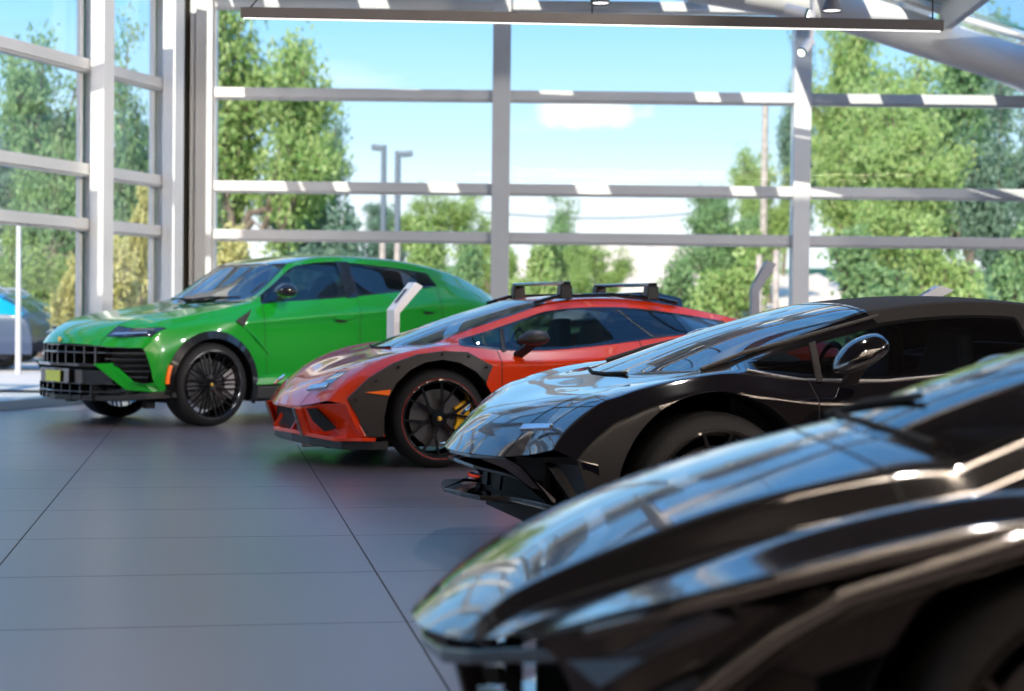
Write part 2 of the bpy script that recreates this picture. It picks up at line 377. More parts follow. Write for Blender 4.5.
def both(fn):
    for s_ in (-1, 1): fn(s_)
def wheel(root, x, side, track, r, rr, wd, style, cal=None, ring=False):
    w_ = empty('wheel', (x, side * track, r)); w_.parent = root
    if side > 0: w_.rotation_euler = (0, 0, math.pi)
    # local outward face is -y
    h = wd
    MB().lathe([(rr - .012, -.01), (rr + .012, -.012), (r - .045, -.004), (r - .018, .010), (r - .004, .035), (r, .07), (r, h - .07), (r - .004, h - .035), (r - .04, h), (rr, h), (rr - .012, h - .01)], 72).build('tyre', M_tyre, w_, True)
    if ring: MB().lathe([(rr + .002, -.0135), (rr + .009, -.0145)], 72).build('rim_stripe', M_ring, w_)
    MB().lathe([(rr + .004, -.012), (rr - .006, -.014), (rr - .016, -.002), (rr - .03, .03), (rr - .035, h - .03), (rr, h - .01)], 72).build('rim', M_rim, w_, True)
    sp_ = MB()
    def spoke(a0, a1, r0, r1, w0, w1, y0, y1):
        p0 = Vector((r0 * math.cos(a0), y0, r0 * math.sin(a0))); p1 = Vector((r1 * math.cos(a1), y1, r1 * math.sin(a1)))
        d = (p1 - p0).normalized(); t_ = d.cross(Vector((0, 1, 0))).normalized(); o_ = Vector((0, .022, 0))
        V = [p0 - t_ * w0, p0 + t_ * w0, p1 + t_ * w1, p1 - t_ * w1]; V = V + [v + o_ for v in V]
        sp_.add(V, [(0, 1, 2, 3), (7, 6, 5, 4), (0, 4, 5, 1), (1, 5, 6, 2), (2, 6, 7, 3), (3, 7, 4, 0)])
    R2 = rr - .012
    if style == 'many':
        n = 10
        for k in range(n):
            a = 2 * math.pi * (k + .5) / n
            spoke(a, a, .05, .15, .012, .009, .035, .022)
            spoke(a, a - .16, .13, R2, .008, .006, .022, .002); spoke(a, a + .16, .13, R2, .008, .006, .022, .002)
            spoke(a + math.pi / n, a + math.pi / n + .02, .06, R2, .007, .005, .03, .008)
    else:
        n = 6 if style == 'six' else 5
        for k in range(n):
            a = 2 * math.pi * (k + .25) / n
            spoke(a, a, .045, .12, .020, .014, .035, .026)
            spoke(a, a - .24, .10, R2, .010, .007, .026, .002); spoke(a, a + .24, .10, R2, .010, .007, .026, .002)
    sp_.lathe([(.001, .02), (.055, .022), (.06, .035), (.06, .055)], 24)
    sp_.build('spokes', M_rim, w_)
    MB().lathe([(.001, .010), (.017, .012), (.019, .03)], 20).build('hub_cap', M_gold if style != 'plain' else M_rim, w_, True)
    MB().lathe([(.06, .075), (rr * .74, .075), (rr * .74, .10), (.06, .10)], 40).build('brake_disc', M_disc, w_)
    if cal:
        V = []; Fc = []; m_ = 8
        for k in range(m_ + 1):
            a = math.radians(-32 + 64 * k / m_)
            for (q, y_) in ((rr * .50, .045), (rr * .86, .045), (rr * .86, .12), (rr * .50, .12)): V.append((q * math.cos(a), y_, q * math.sin(a)))
        for k in range(m_):
            for q in range(4): Fc.append((k * 4 + q, k * 4 + (q + 1) % 4, (k + 1) * 4 + (q + 1) % 4, (k + 1) * 4 + q))
        Fc += [(3, 2, 1, 0), tuple(range(m_ * 4, m_ * 4 + 4))]
        MB().add(V, Fc).build('brake_caliper', cal, w_, bevel=.006)
    return w_
def well(root, x, side, z, R, y0, y1):
    V = []; n = 28
    for k in range(n + 1):
        a = math.pi * (-.12 + 1.24 * k / n)
        for y_ in (y0, y1): V.append((x + R * math.cos(a), side * y_, z + R * math.sin(a)))
    Fc = [(2 * k, 2 * k + 1, 2 * k + 3, 2 * k + 2) for k in range(n)] + [tuple(2 * k for k in range(n + 1))]
    mesh_obj('wheel_arch_liner', V, Fc, M_matte, root, True)
def strip(root, name, m_, outer, inner, yo, yi, side, th=.03, parent=None):
    """plate between two matched polylines of (x, z) on the car's flank"""
    n = len(outer); V = []
    if not isinstance(yo, list): yo = [yo] * n
    if not isinstance(yi, list): yi = [yi] * n
    for (p, y_) in ((outer, yo), (inner, yi), (inner, [q - th for q in yi]), (outer, [q - th for q in yo])):
        V += [(q[0], side * y_[k], q[1]) for k, q in enumerate(p)]
    Fc = []
    for q in range(4):
        a, b_ = q * n, ((q + 1) % 4) * n
        Fc += [(a + k, a + k + 1, b_ + k + 1, b_ + k) for k in range(n - 1)]
    Fc += [(0, n, 2 * n, 3 * n), (n - 1, 4 * n - 1, 3 * n - 1, 2 * n - 1)]
    return MB().add(V, Fc).build(name, m_, root, True, sharp=35)
def arc(cx, cz, R, a0, a1, n): return [(cx + R * math.cos(math.radians(a0 + (a1 - a0) * k / (n - 1))), cz + R * math.sin(math.radians(a0 + (a1 - a0) * k / (n - 1)))) for k in range(n)]
def panel(root, name, m_, pts, off=(.03, 0, 0), sides=(-1, 1), bevel=0.):
    """pts (x, y, z) with y outward, prism per side"""
    out = []
    for s_ in sides:
        out.append(MB().prism([(p[0], s_ * p[1], p[2]) for p in pts], (off[0], s_ * off[1], off[2])).build(name, m_, root, bevel=bevel))
    return out
def cross(root, name, m_, line, h, d, bevel=.004):
    """a slat that runs across the nose: line of (x, y>=0, z), mirrored, h high, d deep"""
    L = [(p[0], -p[1], p[2]) for p in reversed(line) if p[1] > 1e-6] + list(line)
    n = len(L); V = []
    for (dx, dz) in ((0, -h / 2), (0, h / 2), (d, h / 2), (d, -h / 2)): V += [(p[0] + dx, p[1], p[2] + dz) for p in L]
    Fc = [(a * n + k, a * n + k + 1, ((a + 1) % 4) * n + k + 1, ((a + 1) % 4) * n + k) for a in range(4) for k in range(n - 1)]
    Fc += [(0, n, 2 * n, 3 * n), (n - 1, 4 * n - 1, 3 * n - 1, 2 * n - 1)]
    return MB().add(V, Fc).build(name, m_, root, bevel=bevel)
def mirror(root, x, y, z, L, H, D, m_, tilt=0., stalk=(.0, -.10), sides=(-1, 1), foot=None):
    for s_ in sides:
        bm = bmesh.new(); bmesh.ops.create_icosphere(bm, subdivisions=3, radius=1)
        for v in bm.verts:
            q = v.co; f = 1 - .35 * max(0, -q.x) ** 2
            X = q.x * L * .5; Z = q.z * H * .5 * f + (q.x + 1) * .0 ; Y = q.y * D * .5 * f
            if q.x > .75: X = .75 * L * .5
            if Z < 0: Z *= .75
            v.co = (X * math.cos(tilt) - Z * math.sin(tilt), Y, Z * math.cos(tilt) + X * math.sin(tilt))
        me = bpy.data.meshes.new('mirror'); bm.to_mesh(me); bm.free(); me.materials.append(m_)
        me.polygons.foreach_set('use_smooth', [True] * len(me.polygons)); me.set_sharp_from_angle(angle=math.radians(50))
        o = bpy.data.objects.new('side_mirror', me); C.objects.link(o); o.parent = root; o.location = (x, s_ * y, z)
        fx, fy, fz = foot or (x + .05, y - .14, z - .12)
        f = MB().bar((0, 0, -H * .2), (fx - x, s_ * (fy - y), fz - z), .07, .03, (0, 1, .3)).build('mirror_stalk', M_satin, o, bevel=.006)
def interior(root, xd, zd, xs, zs, yw, zf=.35, hd=None):
    MB().prism([(xd - .25, -yw, zf), (xd + .25, -yw, zf), (xd + .30, -yw, zd - .06), (xd + .2, -yw, zd), (xd - .25, -yw, zd - .03)], (0, 2 * yw, 0)).build('dashboard', M_satin, root, bevel=.02)
    for s_ in (-1, 1):
        sb = MB(); y0 = s_ * yw * .52
        for k in range(6):
            h0 = zf + .25 + (zs - zf - .25) * k / 5; wd_ = (.23, .24, .25, .24, .17, .12)[k]
        sb.box(xs - .5, xs, y0 - .24, y0 + .24, zf - .05, zf + .12)
        sb.prism([(xs - .02, y0 - .24, zf), (xs - .02, y0 + .24, zf), (xs + .10, y0 + .22, zs - .22), (xs + .13, y0 + .12, zs), (xs + .13, y0 - .12, zs), (xs + .10, y0 - .22, zs - .22)], (.10, 0, .02))
        sb.build('seat', M_seat, root, bevel=.03)
    MB().lathe([(.17, -.012), (.185, 0), (.17, .012), (.155, 0)], 28, 'x', True, (xd + .40, -yw * .52, zd - .04)).build('steering_wheel', M_satin, root)
def underbody(root, x0, x1, xa, xb, r, z0, z1, hw):
    m_ = MB(); m_.box(xa + r + .08, xb - r - .08, -hw, hw, z0, z1); m_.box(x0, xa + r + .1, -.5, .5, z0, z1); m_.box(xb - r - .1, x1, -.5, .5, z0, z1 + .1)
    m_.build('underbody', M_matte, root)
def blk(root, name, m_, x0, x1, y0, y1, z0, z1, bevel=.005):
    return MB().box(x0, x1, y0, y1, z0, z1).build(name, m_, root, bevel=bevel)

def deform(root, fn):
    for o in root.children:
        if o.type == 'MESH' and o.name.split('.')[0] not in ('side_mirror',):
            for v in o.data.vertices: v.co = fn(v.co.x, v.co.y, v.co.z)
            if not o.children: continue
def clamp(v): return max(0., min(1., v))
def X(x, l): return [(x if len(p) == 2 else p[0], p[-2], p[-1]) for p in l]
# ------------------------------------------------------------------ the showroom shell
def at(px, py, Y):
    d = dirpx(px, py); k = Y / d.y
    return Vector((d.x * k, Y, CH + d.z * k))
YB = 22.4                                   # glazed end wall
XC = -4.30                                  # the corner with the slanting left wall
LD = Vector((-.322, -1, 0)).normalized()    # left wall, running back towards the camera
LN = Vector((1, -.322, 0)).normalized()     # its inward normal
ZR = 5.45
fl = mesh_obj('floor', [(-34, -34, 0), (34, -34, 0), (34, 34, 0), (-34, 34, 0)], [(0, 1, 2, 3)], M_floor)
# clip the floor to the room: polygon in world, rotated into tile space
TA = math.atan(.1765)
def tile(p): q = Matrix.Rotation(-TA, 3, 'Z') @ Vector((p[0], p[1], 0)); return q
P0 = Vector((XC, YB, 0)); Pn = P0 + LD * 34
poly = [P0 + LN * -.1, Vector((13, YB, 0)), Vector((13, -9, 0)), Vector((Pn.x, -9, 0))]
offA = Vector((-.935 * math.cos(TA), 0, 0))
bpy.data.objects.remove(fl)
y1 = Vector(at(0, 630.3, 1)); 
def groundpt(px, py): d = dirpx(px, py); k = -CH / d.z; return Vector((d.x * k, d.y * k, 0))
ga, gb = tile(groundpt(103.1, 440)), tile(groundpt(0, 630.3))
fl = mesh_obj('floor', [tile(p) - Vector((ga.x, gb.y, 0)) for p in poly], [(0, 1, 2, 3)], M_floor)
fl.matrix_world = Matrix.Rotation(TA, 4, 'Z') @ Matrix.Translation(Vector((ga.x, gb.y, 0)))
struct(fl)
if fl.data.polygons[0].normal.z < 0: fl.data.flip_normals()

BARZ = [.50, 2.03, 2.665, 3.885, 5.06]       # bottom edges of the horizontal bars
BH = .13
trimn = [0]
def trim(mb, m_=M_mull, bevel=.006):
    trimn[0] += 1; return struct(mb.build('trim_%d' % trimn[0], m_, bevel=bevel))
posts = [at(q, 150, YB).x for q in (206, 501, 800, 1099, 1400)]
# knee wall and sill under the end wall glass
struct(MB().box(XC - .1, 13, YB - .02, YB + .22, 0, .50).build('wall_back', M_ledge))
for k, x in enumerate(posts):
    wd = (.22, .235, .22, .25, .25)[k]
    mb = MB(); mb.box(x - wd / 2, x + wd / 2, YB - .20, YB + .10, 0, ZR)
    if k == 0: mb.box(x + wd / 2, x + wd / 2 + .03, YB - .12, YB + .08, .5, ZR)
    trim(mb, M_white if k == 2 else M_mull)
for z in BARZ[1:]:
    for k in range(4):
        if z > 5 and k > 1: continue
        trim(MB().box(posts[k] + .11, posts[k + 1] - .11, YB - .13, YB + .06, z, z + BH).box(posts[k] + .11, posts[k + 1] - .11, YB - .10, YB + .03, z - .022, z))
trim(MB().box(XC, 13, YB - .12, YB + .12, .50, .60))
wn = 0
zz = [.60] + [z + BH for z in BARZ[1:]]; zt = BARZ[1:] + [ZR]
for k in range(4):
    for a, b_ in zip(zz, zt):
        if k > 1:
            if a > 5: continue
            b_ = min(b_, 5.06)
        wn += 1
        struct(MB().box(posts[k] + .115, posts[k + 1] - .115, YB - .008, YB + .008, a + .002, b_ - .024).build('window_%d' % wn, M_pane))
# left wall, same bar heights, slanting towards the camera
def lw(s_, n_, z): return P0 + LD * s_ + LN * n_ + Vector((0, 0, z))
def lbox(mb, s0, s1, n0, n1, z0, z1):
    V = [lw(s_, n_, z) for z in (z0, z1) for s_, n_ in ((s0, n0), (s1, n0), (s1, n1), (s0, n1))]
    return mb.add(V, [(0, 3, 2, 1), (4, 5, 6, 7), (0, 1, 5, 4), (1, 2, 6, 5), (2, 3, 7, 6), (3, 0, 4, 7)])
def s_at(px, n_=0):                          # distance along the left wall seen at a column of the photo
    d = dirpx(px, 200); o = P0 + LN * n_
    return (o.y * d.x - o.x * d.y) / (LD.x * d.y - LD.y * d.x)
struct(lbox(MB(), -.1, 27, -.12, .14, 0, .10).build('wall_left', M_mull))
lp = [.715, 2.385] + [2.385 + 4.2 * k for k in range(1, 5)]
pitch = 1.67
for k, s_ in enumerate(lp):
    mb = MB(); lbox(mb, s_, s_ + .235, .17, .345, 0, ZR); lbox(mb, s_ + .02, s_ + .11, -.04, .17, 0, ZR); trim(mb, M_white)
    mb = MB(); lbox(mb, s_ + .11, s_ + .20, -.04, .012, .10, ZR); trim(mb, M_white, 0)
    mb = MB(); lbox(mb, s_ + .11, s_ + .136, .012, .017, .10, ZR); trim(mb, M_gask, 0)
# the corner: brown gasket column between the two walls
x189 = at(189, 150, YB).x
mb = MB(); mb.box(XC - .35, x189 + .06, YB - .03, YB + .05, 0, ZR); lbox(mb, .0, lp[0], -.10, .04, 0, ZR); trim(mb, M_darkpost)
mb = MB(); mb.box(x189 + .035, posts[0] - .1, YB - .14, YB + .05, 0, ZR); trim(mb, M_white)
for k in range(len(lp)):
    a = lp[k] + .20; b_ = lp[k + 1] + .02 if k + 1 < len(lp) else a + pitch - .4
    for z in BARZ[1:]:
        mb = MB(); lbox(mb, a - .09, b_, -.05, .15, z, z + BH); lbox(mb, a - .09, b_, -.03, .11, z - .02, z); trim(mb)
    for za, zb in zip(zz, zt):
        wn += 1
        struct(lbox(MB(), a + .002, b_ - .002, -.008, .008, (za if za != .6 else .10) + .002, zb - .022).build('window_%d' % wn, M_pane))
# solid rest of the hall
sE = 27
e0, e1 = lw(lp[-1] + pitch, 0, 0), lw(34, 0, 0)
struct(MB().box(-16, 13.2, -9.2, -9, 0, ZR + .3).build('wall_front', M_wallb))
struct(MB().box(13, 13.2, -9, 17.6, 0, ZR + .3).build('wall_right', M_wallb))
for z in BARZ[1:] + [.5]: trim(MB().box(13.0, 13.12, 17.6, YB, z, z + BH))
wn += 1; struct(MB().box(13.05, 13.065, 17.6, YB, 0, ZR).build('window_%d' % wn, M_pane))
YG = 17.9                                    # glazed roof starts here
YL = 11.0
struct(MB().box(-16, 13.2, -9.2, YL, ZR, ZR + .3).build('ceiling', M_ceil))
# glazed hall roof
# unseen block added to keep the sun off most of the glass roof
struct(MB().box(XC - .322 * (YB - YL) + .95, 40, YL - 3, YL, ZR + .31, ZR + 5.95).build('wall_sun_blocker', M_wallb))
for k, x in enumerate((-13, -9, -5, -1, 3, 7, 11)): trim(MB().box(x - .08, x + .08, YL, YG, ZR - .32, ZR), M_mull)
for y_ in (YL + .05, 14.4, YG - .06): trim(MB().box(-16, 13, y_ - .06, y_ + .06, ZR - .22, ZR), M_mull)
for k in range(6):
    x = -13 + 4 * k; wn += 1
    struct(MB().box(x + .09, x + 3.91, YL, YG, ZR + .36, ZR + .375).build('window_%d' % wn, M_rpane))
# curved roof edge over the right bays: rafter tubes, purlins and glass
def edge(x):
    pts = [(-8, 5.38), (-4.3, 5.36), (.6, 5.24), (2.21, 4.99), (3.4, 4.80), (4.09, 4.62), (4.92, 4.36), (6.02, 4.03), (8, 3.1), (11, 1.4), (13, .1)]
    for (a, za), (b_, zb) in zip(pts, pts[1:]):
        if a <= x <= b_: return za + (zb - za) * (x - a) / (b_ - a)
def curve(x0, x1, n, Y, dz=0): return [(x0 + (x1 - x0) * k / n, Y, edge(x0 + (x1 - x0) * k / n) + dz) for k in range(n + 1)]
struct(MB().tube(curve(1.6, 9.5, 40, 20.0), .235, 24).build('beam', M_white, smooth=True)).name = 'trim_beam_curved'
trim(MB().tube(curve(-4.2, 1.6, 10, 20.0, .35), .10, 12))
def rbox(x, wd, ht, dz, y0=YG, y1=YB, m_=M_white):
    z = edge(x) + dz; trim(MB().box(x - wd / 2, x + wd / 2, y0, y1, z - ht, z), m_)
for x, wd, ht in ((-4.0, .12, .18), (-3.0, .10, .16), (-1.0, .10, .16), (1.0, .10, .16), (8.6, .12, .3)): rbox(x, wd, ht, .62 if x > 1.8 else .32)
# the purlin that runs out towards the camera above the curved rafter
trim(MB().bar((5.02, 20.0, 4.62), (5.02, 14.0, 4.80), .10, .34), M_white)
trim(MB().tube([(x, 20.0, z + .36) for x, _, z in curve(1.6, 9.5, 30, 20.0)], .045, 10), M_white)
trim(MB().tube([(x, 19.92, z + .43) for x, _, z in curve(1.6, 9.5, 30, 20.0)], .022, 8), M_gask)
glass = []
xs = [-7.9, -6.5, -4.0, -3.0, -1.0, 1.0, 2.6, 5.02, 6.75, 8.6, 12.9]
for a, b_ in zip(xs, xs[1:]):
    n = 6; V = []
    for k in range(n + 1):
        x = a + .06 + (b_ - a - .12) * k / n; z = edge(x) + (.34 if x > 1.7 else .33)
        V += [(x, YG, z), (x, YB, z)]
    wn += 1
    struct(MB().add(V, [(2 * k, 2 * k + 1, 2 * k + 3, 2 * k + 2) for k in range(n)]).build('window_%d' % wn, M_rpane))
# opaque strips added above the roof glass to cut the sun into patches
STR = []
for x0, x1 in ((-3.95, -3.55), (-3.35, -2.3), (-1.9, -.35), (.1, 1.75), (2.1, 2.4), (3.3, 3.9), (4.4, 5.0), (6.1, 7.4), (8.0, 13.0)):
    n = 8; V = []
    for k in range(n + 1):
        x = x0 + (x1 - x0) * k / n; z = edge(x) + .42
        V += [(x, YG, z), (x, YB + .3, z), (x, YG, z + .04), (x, YB + .3, z + .04)]
    Fc = [(4 * k, 4 * k + 1, 4 * k + 5, 4 * k + 4) for k in range(n)] + [(4 * k + 2, 4 * k + 6, 4 * k + 7, 4 * k + 3) for k in range(n)]
    STR.append((V, Fc))

# ------------------------------------------------------------------ lamps
# long dark pendant light across the top of the picture
r_ = empty('linear_pendant_light', at(592, 19, 13)); tag(r_, 'long dark linear pendant light with bright underside in front of the end windows', 'light')
a, b_ = at(241, 12.5, 13) - r_.location, at(943, 25.8, 13) - r_.location
MB().bar(a, b_, .06, .078).build('housing', M_led, r_, bevel=.004)
MB().bar(a + Vector((.02, 0, -.043)), b_ + Vector((-.02, 0, -.043)), .022, .006).build('diffuser', M_diff, r_)
for f in (.012, .5, .985):
    q = a.lerp(b_, f); MB().tube([q + Vector((0, 0, .03)), q + Vector((.10 if f < .1 else 0, 0, .15)), q + Vector((.12 if f < .1 else 0, 0, ZR - r_.location.z - q.z))], .006, 6).build('hanging_cable', M_matte, r_)
# further linear lights of the hall behind the photographer, reflected in the black cars
LL = [((-1.0, 2.0), (9.0, 1.2)), ((0, 3.6), (10, 3.1)), ((-1.0, -.8), (9.0, -1.4)), ((2.0, -4.5), (10.0, -4.5)), ((-8, -4), (-1, -4.5))]
names = ['warm linear ceiling light above the nearest black car', 'warm linear ceiling light between the two black cars',
         'warm linear ceiling light right behind the photographer', 'warm linear ceiling light at the rear right of the hall', 'warm linear ceiling light at the rear left of the hall']
for (a, b_), nm in zip(LL, names):
    z = 4.6; r_ = empty('linear_ceiling_light', ((a[0] + b_[0]) / 2, (a[1] + b_[1]) / 2, z)); tag(r_, nm, 'light')
    o = r_.location; A, B = Vector((*a, z)) - o, Vector((*b_, z)) - o
    MB().bar(A, B, .14, .08).build('housing', M_led, r_)
    MB().bar(A + Vector((0, 0, -.046)), B + Vector((0, 0, -.046)), .12, .012).build('diffuser', M_warm, r_)
    for f in (.1, .9):
        q = A.lerp(B, f); MB().tube([q, q + Vector((0, 0, ZR - z))], .008, 6).build('hanging_rod', M_matte, r_)
def bell(px, py, Y, label, s=1.):
    p = at(px, py, Y); r_ = empty('track_spotlight', p); tag(r_, label, 'spotlight')
    MB().lathe([(.098 * s, 0), (.09 * s, .03), (.045 * s, .13), (.035 * s, .22), (.001, .22)], 28, 'z').build('shade', M_led, r_, True, sharp=50)
    MB().lathe([(.082 * s, .012), (.001, .014)], 24, 'z').build('lens', M_diff, r_)
    MB().tube([(0, 0, .2), (0, 0, ZR - p.z)], .012, 8).build('stem', M_led, r_)
bell(600, 4, 15.5, 'small dark bell-shaped spotlight at the top edge, left of the curved white rafter')
bell(832, 11.5, 15.5, 'dark bell-shaped spotlight hanging just above the right end of the long pendant light')
r_ = empty('track_spotlight', at(806, 30, 17.0)); tag(r_, 'white twin-head adjustable spotlight beside the top of the right white post', 'spotlight')
def head(parent, c, d, L, R):
    c, d = Vector(c), Vector(d).normalized()
    MB().tube([c - d * L, c - d * L * .96, c - d * .02, c], [R * .75, R, R, R], 24).build('lamp_head', M_white, parent, True, sharp=40)
    MB().tube([c, c + d * .022], [R * 1.04, R * 1.04], 24).build('lamp_ring', M_gask, parent)
    MB().tube([c + d * .023, c + d * .026], [R * .85, R * .85], 20).build('lens', M_diff, parent)
head(r_, (-.04, -.03, -.22), (-.50, -.55, -.62), .20, .050); head(r_, (.0, 0, .16), (.80, -.3, -.25), .22, .055)
MB().tube([(.05, .05, -.10), (.07, .05, 0), (.07, .05, .9), (.07, .05, ZR - r_.location.z)], .028, 10).build('stem', M_white, r_)
for k, (V, Fc) in enumerate(STR):
    struct(MB().add(V, Fc).build('trim_roof_panel', M_mull))

# ------------------------------------------------------------------ information totems
def totem(p, yaw, H, tilt, top, label, mf, ms, wd=.26, th=.075):
    r_ = empty('information_totem', p, yaw); tag(r_, label, 'display stand', 'information totems between the cars')
    prof = [(0, 0), (th, 0), (th, H), (th + math.tan(tilt) * top + .02, H + top), (math.tan(tilt) * top, H + top + .035), (0, H + .03)]
    MB().prism([(q[0], 0, q[1]) for q in prof], (0, wd, 0)).build('stand', mf, r_, bevel=.003)
    MB().box(-.10, .20, -.05, wd + .05, 0, .012).build('base_plate', mf, r_)
    t_ = math.tan(tilt)
    a, b_ = .25, .75
    pts = [(t_ * top * f - .004, y_, H + .03 + (top + .005) * f) for f, y_ in ((a, wd * .35), (b_, wd * .35), (b_, wd * .65), (a, wd * .65))]
    MB().prism(pts, (-.004, 0, .002)).build('display_slot', M_screen, r_)
    return r_
p = at(394, 340, 14.6); totem((p.x, p.y, 0), math.radians(40), 1.10, math.radians(44), .235, 'white information totem with a bent top, between the green car and the red car', M_totem, M_totem_d, .11, .06)
p = at(752, 300, 18.0); totem((p.x, p.y, 0), math.radians(0), 1.37, math.radians(28), .29, 'white information totem with painted-in shade, seen against the trees behind the red car', M_totem_shade, M_totem_shade, .20, .08)
p = at(912, 300, 13.2); totem((p.x, p.y, 0), math.radians(8), 1.20, math.radians(60), .13, 'white information totem whose tip shows above the black soft top', M_totem, M_totem_d, .12, .10)
# ------------------------------------------------------------------ green performance SUV
def car_root(name, o, th, label, cat='car'):
    r_ = empty(name, (o[0], o[1], 0), math.radians(th)); tag(r_, label, cat, 'cars lined up in the showroom'); return r_
G = car_root('suv', (-3.501, 16.845), 42.7, 'bright green SUV with black grille and wheels, furthest left and back in the row')
rows = [
 [(-1.08, 0, .785), (-1.07, .35, .78), (-1.06, .56, .765), (-1.00, .68, .75), (-.92, .80, .75), (-.79, .90, .755), (-.70, .935, .58), (-.68, .95, .46), (-.58, .965, .36)],
 [(-1.03, 0, .865), (-1.02, .35, .865), (-1.00, .56, .85), (-.95, .67, .845), (-.84, .80, .85), (-.68, .915, .865), (-.62, .96, .68), (-.60, .975, .5), (-.50, .98, .36)],
 [(-.90, 0, .955), (-.90, .35, .96), (-.88, .56, .95), (-.82, .68, .925), (-.72, .80, .93), (-.47, .93, .955), (-.45, .975, .78), (-.45, .985, .56), (-.42, .985, .37)],
 [(-.55, 0, 1.04), (-.55, .30, 1.05), (-.52, .56, 1.05), (-.48, .72, 1.03), (-.38, .83, 1.03), (-.2, .94, .99), (-.2, .985, .87), (-.2, .99, .62), (-.2, .985, .4)],
 [(0, 0, 1.105), (0, .32, 1.12), (0, .58, 1.125), (0, .74, 1.10), (.05, .86, 1.09), (.1, .955, 1.03), (.1, .985, .9), (.1, .99, .65), (.1, .985, .4)],
 [(.30, 0, 1.165), (.34, .37, 1.175), (.50, .70, 1.19), (.46, .80, 1.185), (.42, .88, 1.165), (.38, .965, .985), (.38, .955, .92), (.42, .975, .65), (.42, .97, .39)],
 [(.52, 0, 1.31), (.54, .35, 1.32), (.72, .69, 1.27), (.62, .80, 1.205), (.57, .865, 1.188), (.55, .955, 1.00), (.56, .935, .93), (.57, .955, .62), (.58, .955, .40)],
 [(.93, 0, 1.575), (.95, .33, 1.575), (1.10, .62, 1.585), (1.10, .70, 1.55), (1.05, .865, 1.212), (1.05, .950, 1.035), (1.05, .925, .96), (1.05, .945, .62), (1.05, .95, .44)],
 [(1.45, 0, 1.68), (1.45, .33, 1.678), (1.45, .60, 1.665), (1.45, .69, 1.612), (1.45, .865, 1.238), (1.45, .950, 1.07), (1.45, .92, .99), (1.45, .94, .62), (1.45, .95, .45)],
 [(1.73, 0, 1.70), (1.73, .33, 1.698), (1.73, .60, 1.678), (1.73, .69, 1.615), (1.72, .865, 1.262), (1.72, .950, 1.08), (1.72, .925, 1.0), (1.72, .94, .62), (1.72, .955, .45)],
 [(2.35, 0, 1.70), (2.35, .33, 1.695), (2.35, .60, 1.665), (2.45, .69, 1.568), (2.42, .86, 1.325), (2.4, .965, 1.14), (2.4, .945, 1.04), (2.4, .945, .68), (2.4, .96, .45)],
 [(2.80, 0, 1.68), (2.80, .33, 1.675), (2.85, .60, 1.62), (2.85, .70, 1.52), (2.90, .84, 1.405), (2.85, .97, 1.22), (2.88, .985, 1.05), (2.88, .99, .72), (2.88, .985, .42)],
 [(3.25, 0, 1.62), (3.25, .33, 1.61), (3.25, .60, 1.545), (3.25, .71, 1.46), (3.25, .83, 1.375), (3.25, .975, 1.23), (3.25, .99, 1.06), (3.25, .99, .72), (3.25, .985, .42)],
 [(3.65, 0, 1.49), (3.65, .33, 1.48), (3.62, .62, 1.42), (3.6, .72, 1.36), (3.58, .82, 1.29), (3.55, .95, 1.19), (3.55, .97, 1.05), (3.55, .97, .7), (3.55, .95, .42)],
 [(3.98, 0, 1.33), (3.97, .33, 1.33), (3.88, .62, 1.29), (3.82, .72, 1.255), (3.78, .81, 1.22), (3.74, .90, 1.15), (3.74, .925, 1.03), (3.74, .925, .7), (3.72, .90, .42)],
 [(4.06, 0, 1.24), (4.05, .33, 1.24), (3.95, .62, 1.21), (3.88, .71, 1.18), (3.83, .79, 1.15), (3.80, .86, 1.10), (3.80, .88, 1.0), (3.80, .88, .7), (3.78, .86, .42)],
 [(4.04, 0, .40), (4.03, .33, .40), (3.95, .60, .40), (3.88, .68, .40), (3.83, .76, .40), (3.80, .80, .40), (3.80, .82, .40), (3.80, .83, .40), (3.78, .84, .40)],
]
def tg(i, j):
    if i == 15: return 'tail'
    if j <= 1:
        if i <= 4: return 'hood'
        if i in (5, 6): return 'ws'
        if i in (12, 13): return 'rw'
        if i in (7, 8, 9, 10): return 'roof'
        return 'body'
    if j in (2, 3, 4) and i == 1: return 'hl'
    if j == 3 and i in (6, 7, 8): return 'wf'
    if j == 3 and i in (9, 10): return 'wr'
    if j >= 4 and i in (6, 7, 8): return 'df'
    if j >= 4 and i in (9, 10): return 'dr'
    if j == 5 and i in (13, 14): return 'tl'
    return 'body'
PT = {'hood': ('hood', M_green, False), 'ws': ('windshield', M_wglass, False), 'rw': ('rear_window', M_carwin, False), 'roof': ('roof', M_gloss, False), 'body': ('body', M_green, False),
      'hl': ('headlight', M_lens, True), 'wf': ('front_side_window', M_cglass, True), 'wr': ('rear_side_window', M_cglass, True), 'df': ('front_door', M_green, True), 'dr': ('rear_door', M_green, True),
      'tl': ('taillight', M_redlens, True), 'tail': ('tailgate', M_green, False)}
car_body(G, rows, tg, {2: lambda i: .75 if i < 6 else .45, 3: lambda i: .8 if 5 < i < 12 else .3, 4: lambda i: .75 if 5 < i < 12 else .3, 5: lambda i: .8 if 4 < i < 11 else .35, 6: .3, 7: .5}, PT,
         [(0, .40, .455), (3.0, .40, .455)], 3, rowcrease={5: (0, 2, .7), 7: (0, 2, .6), 1: (0, 4, .3)})
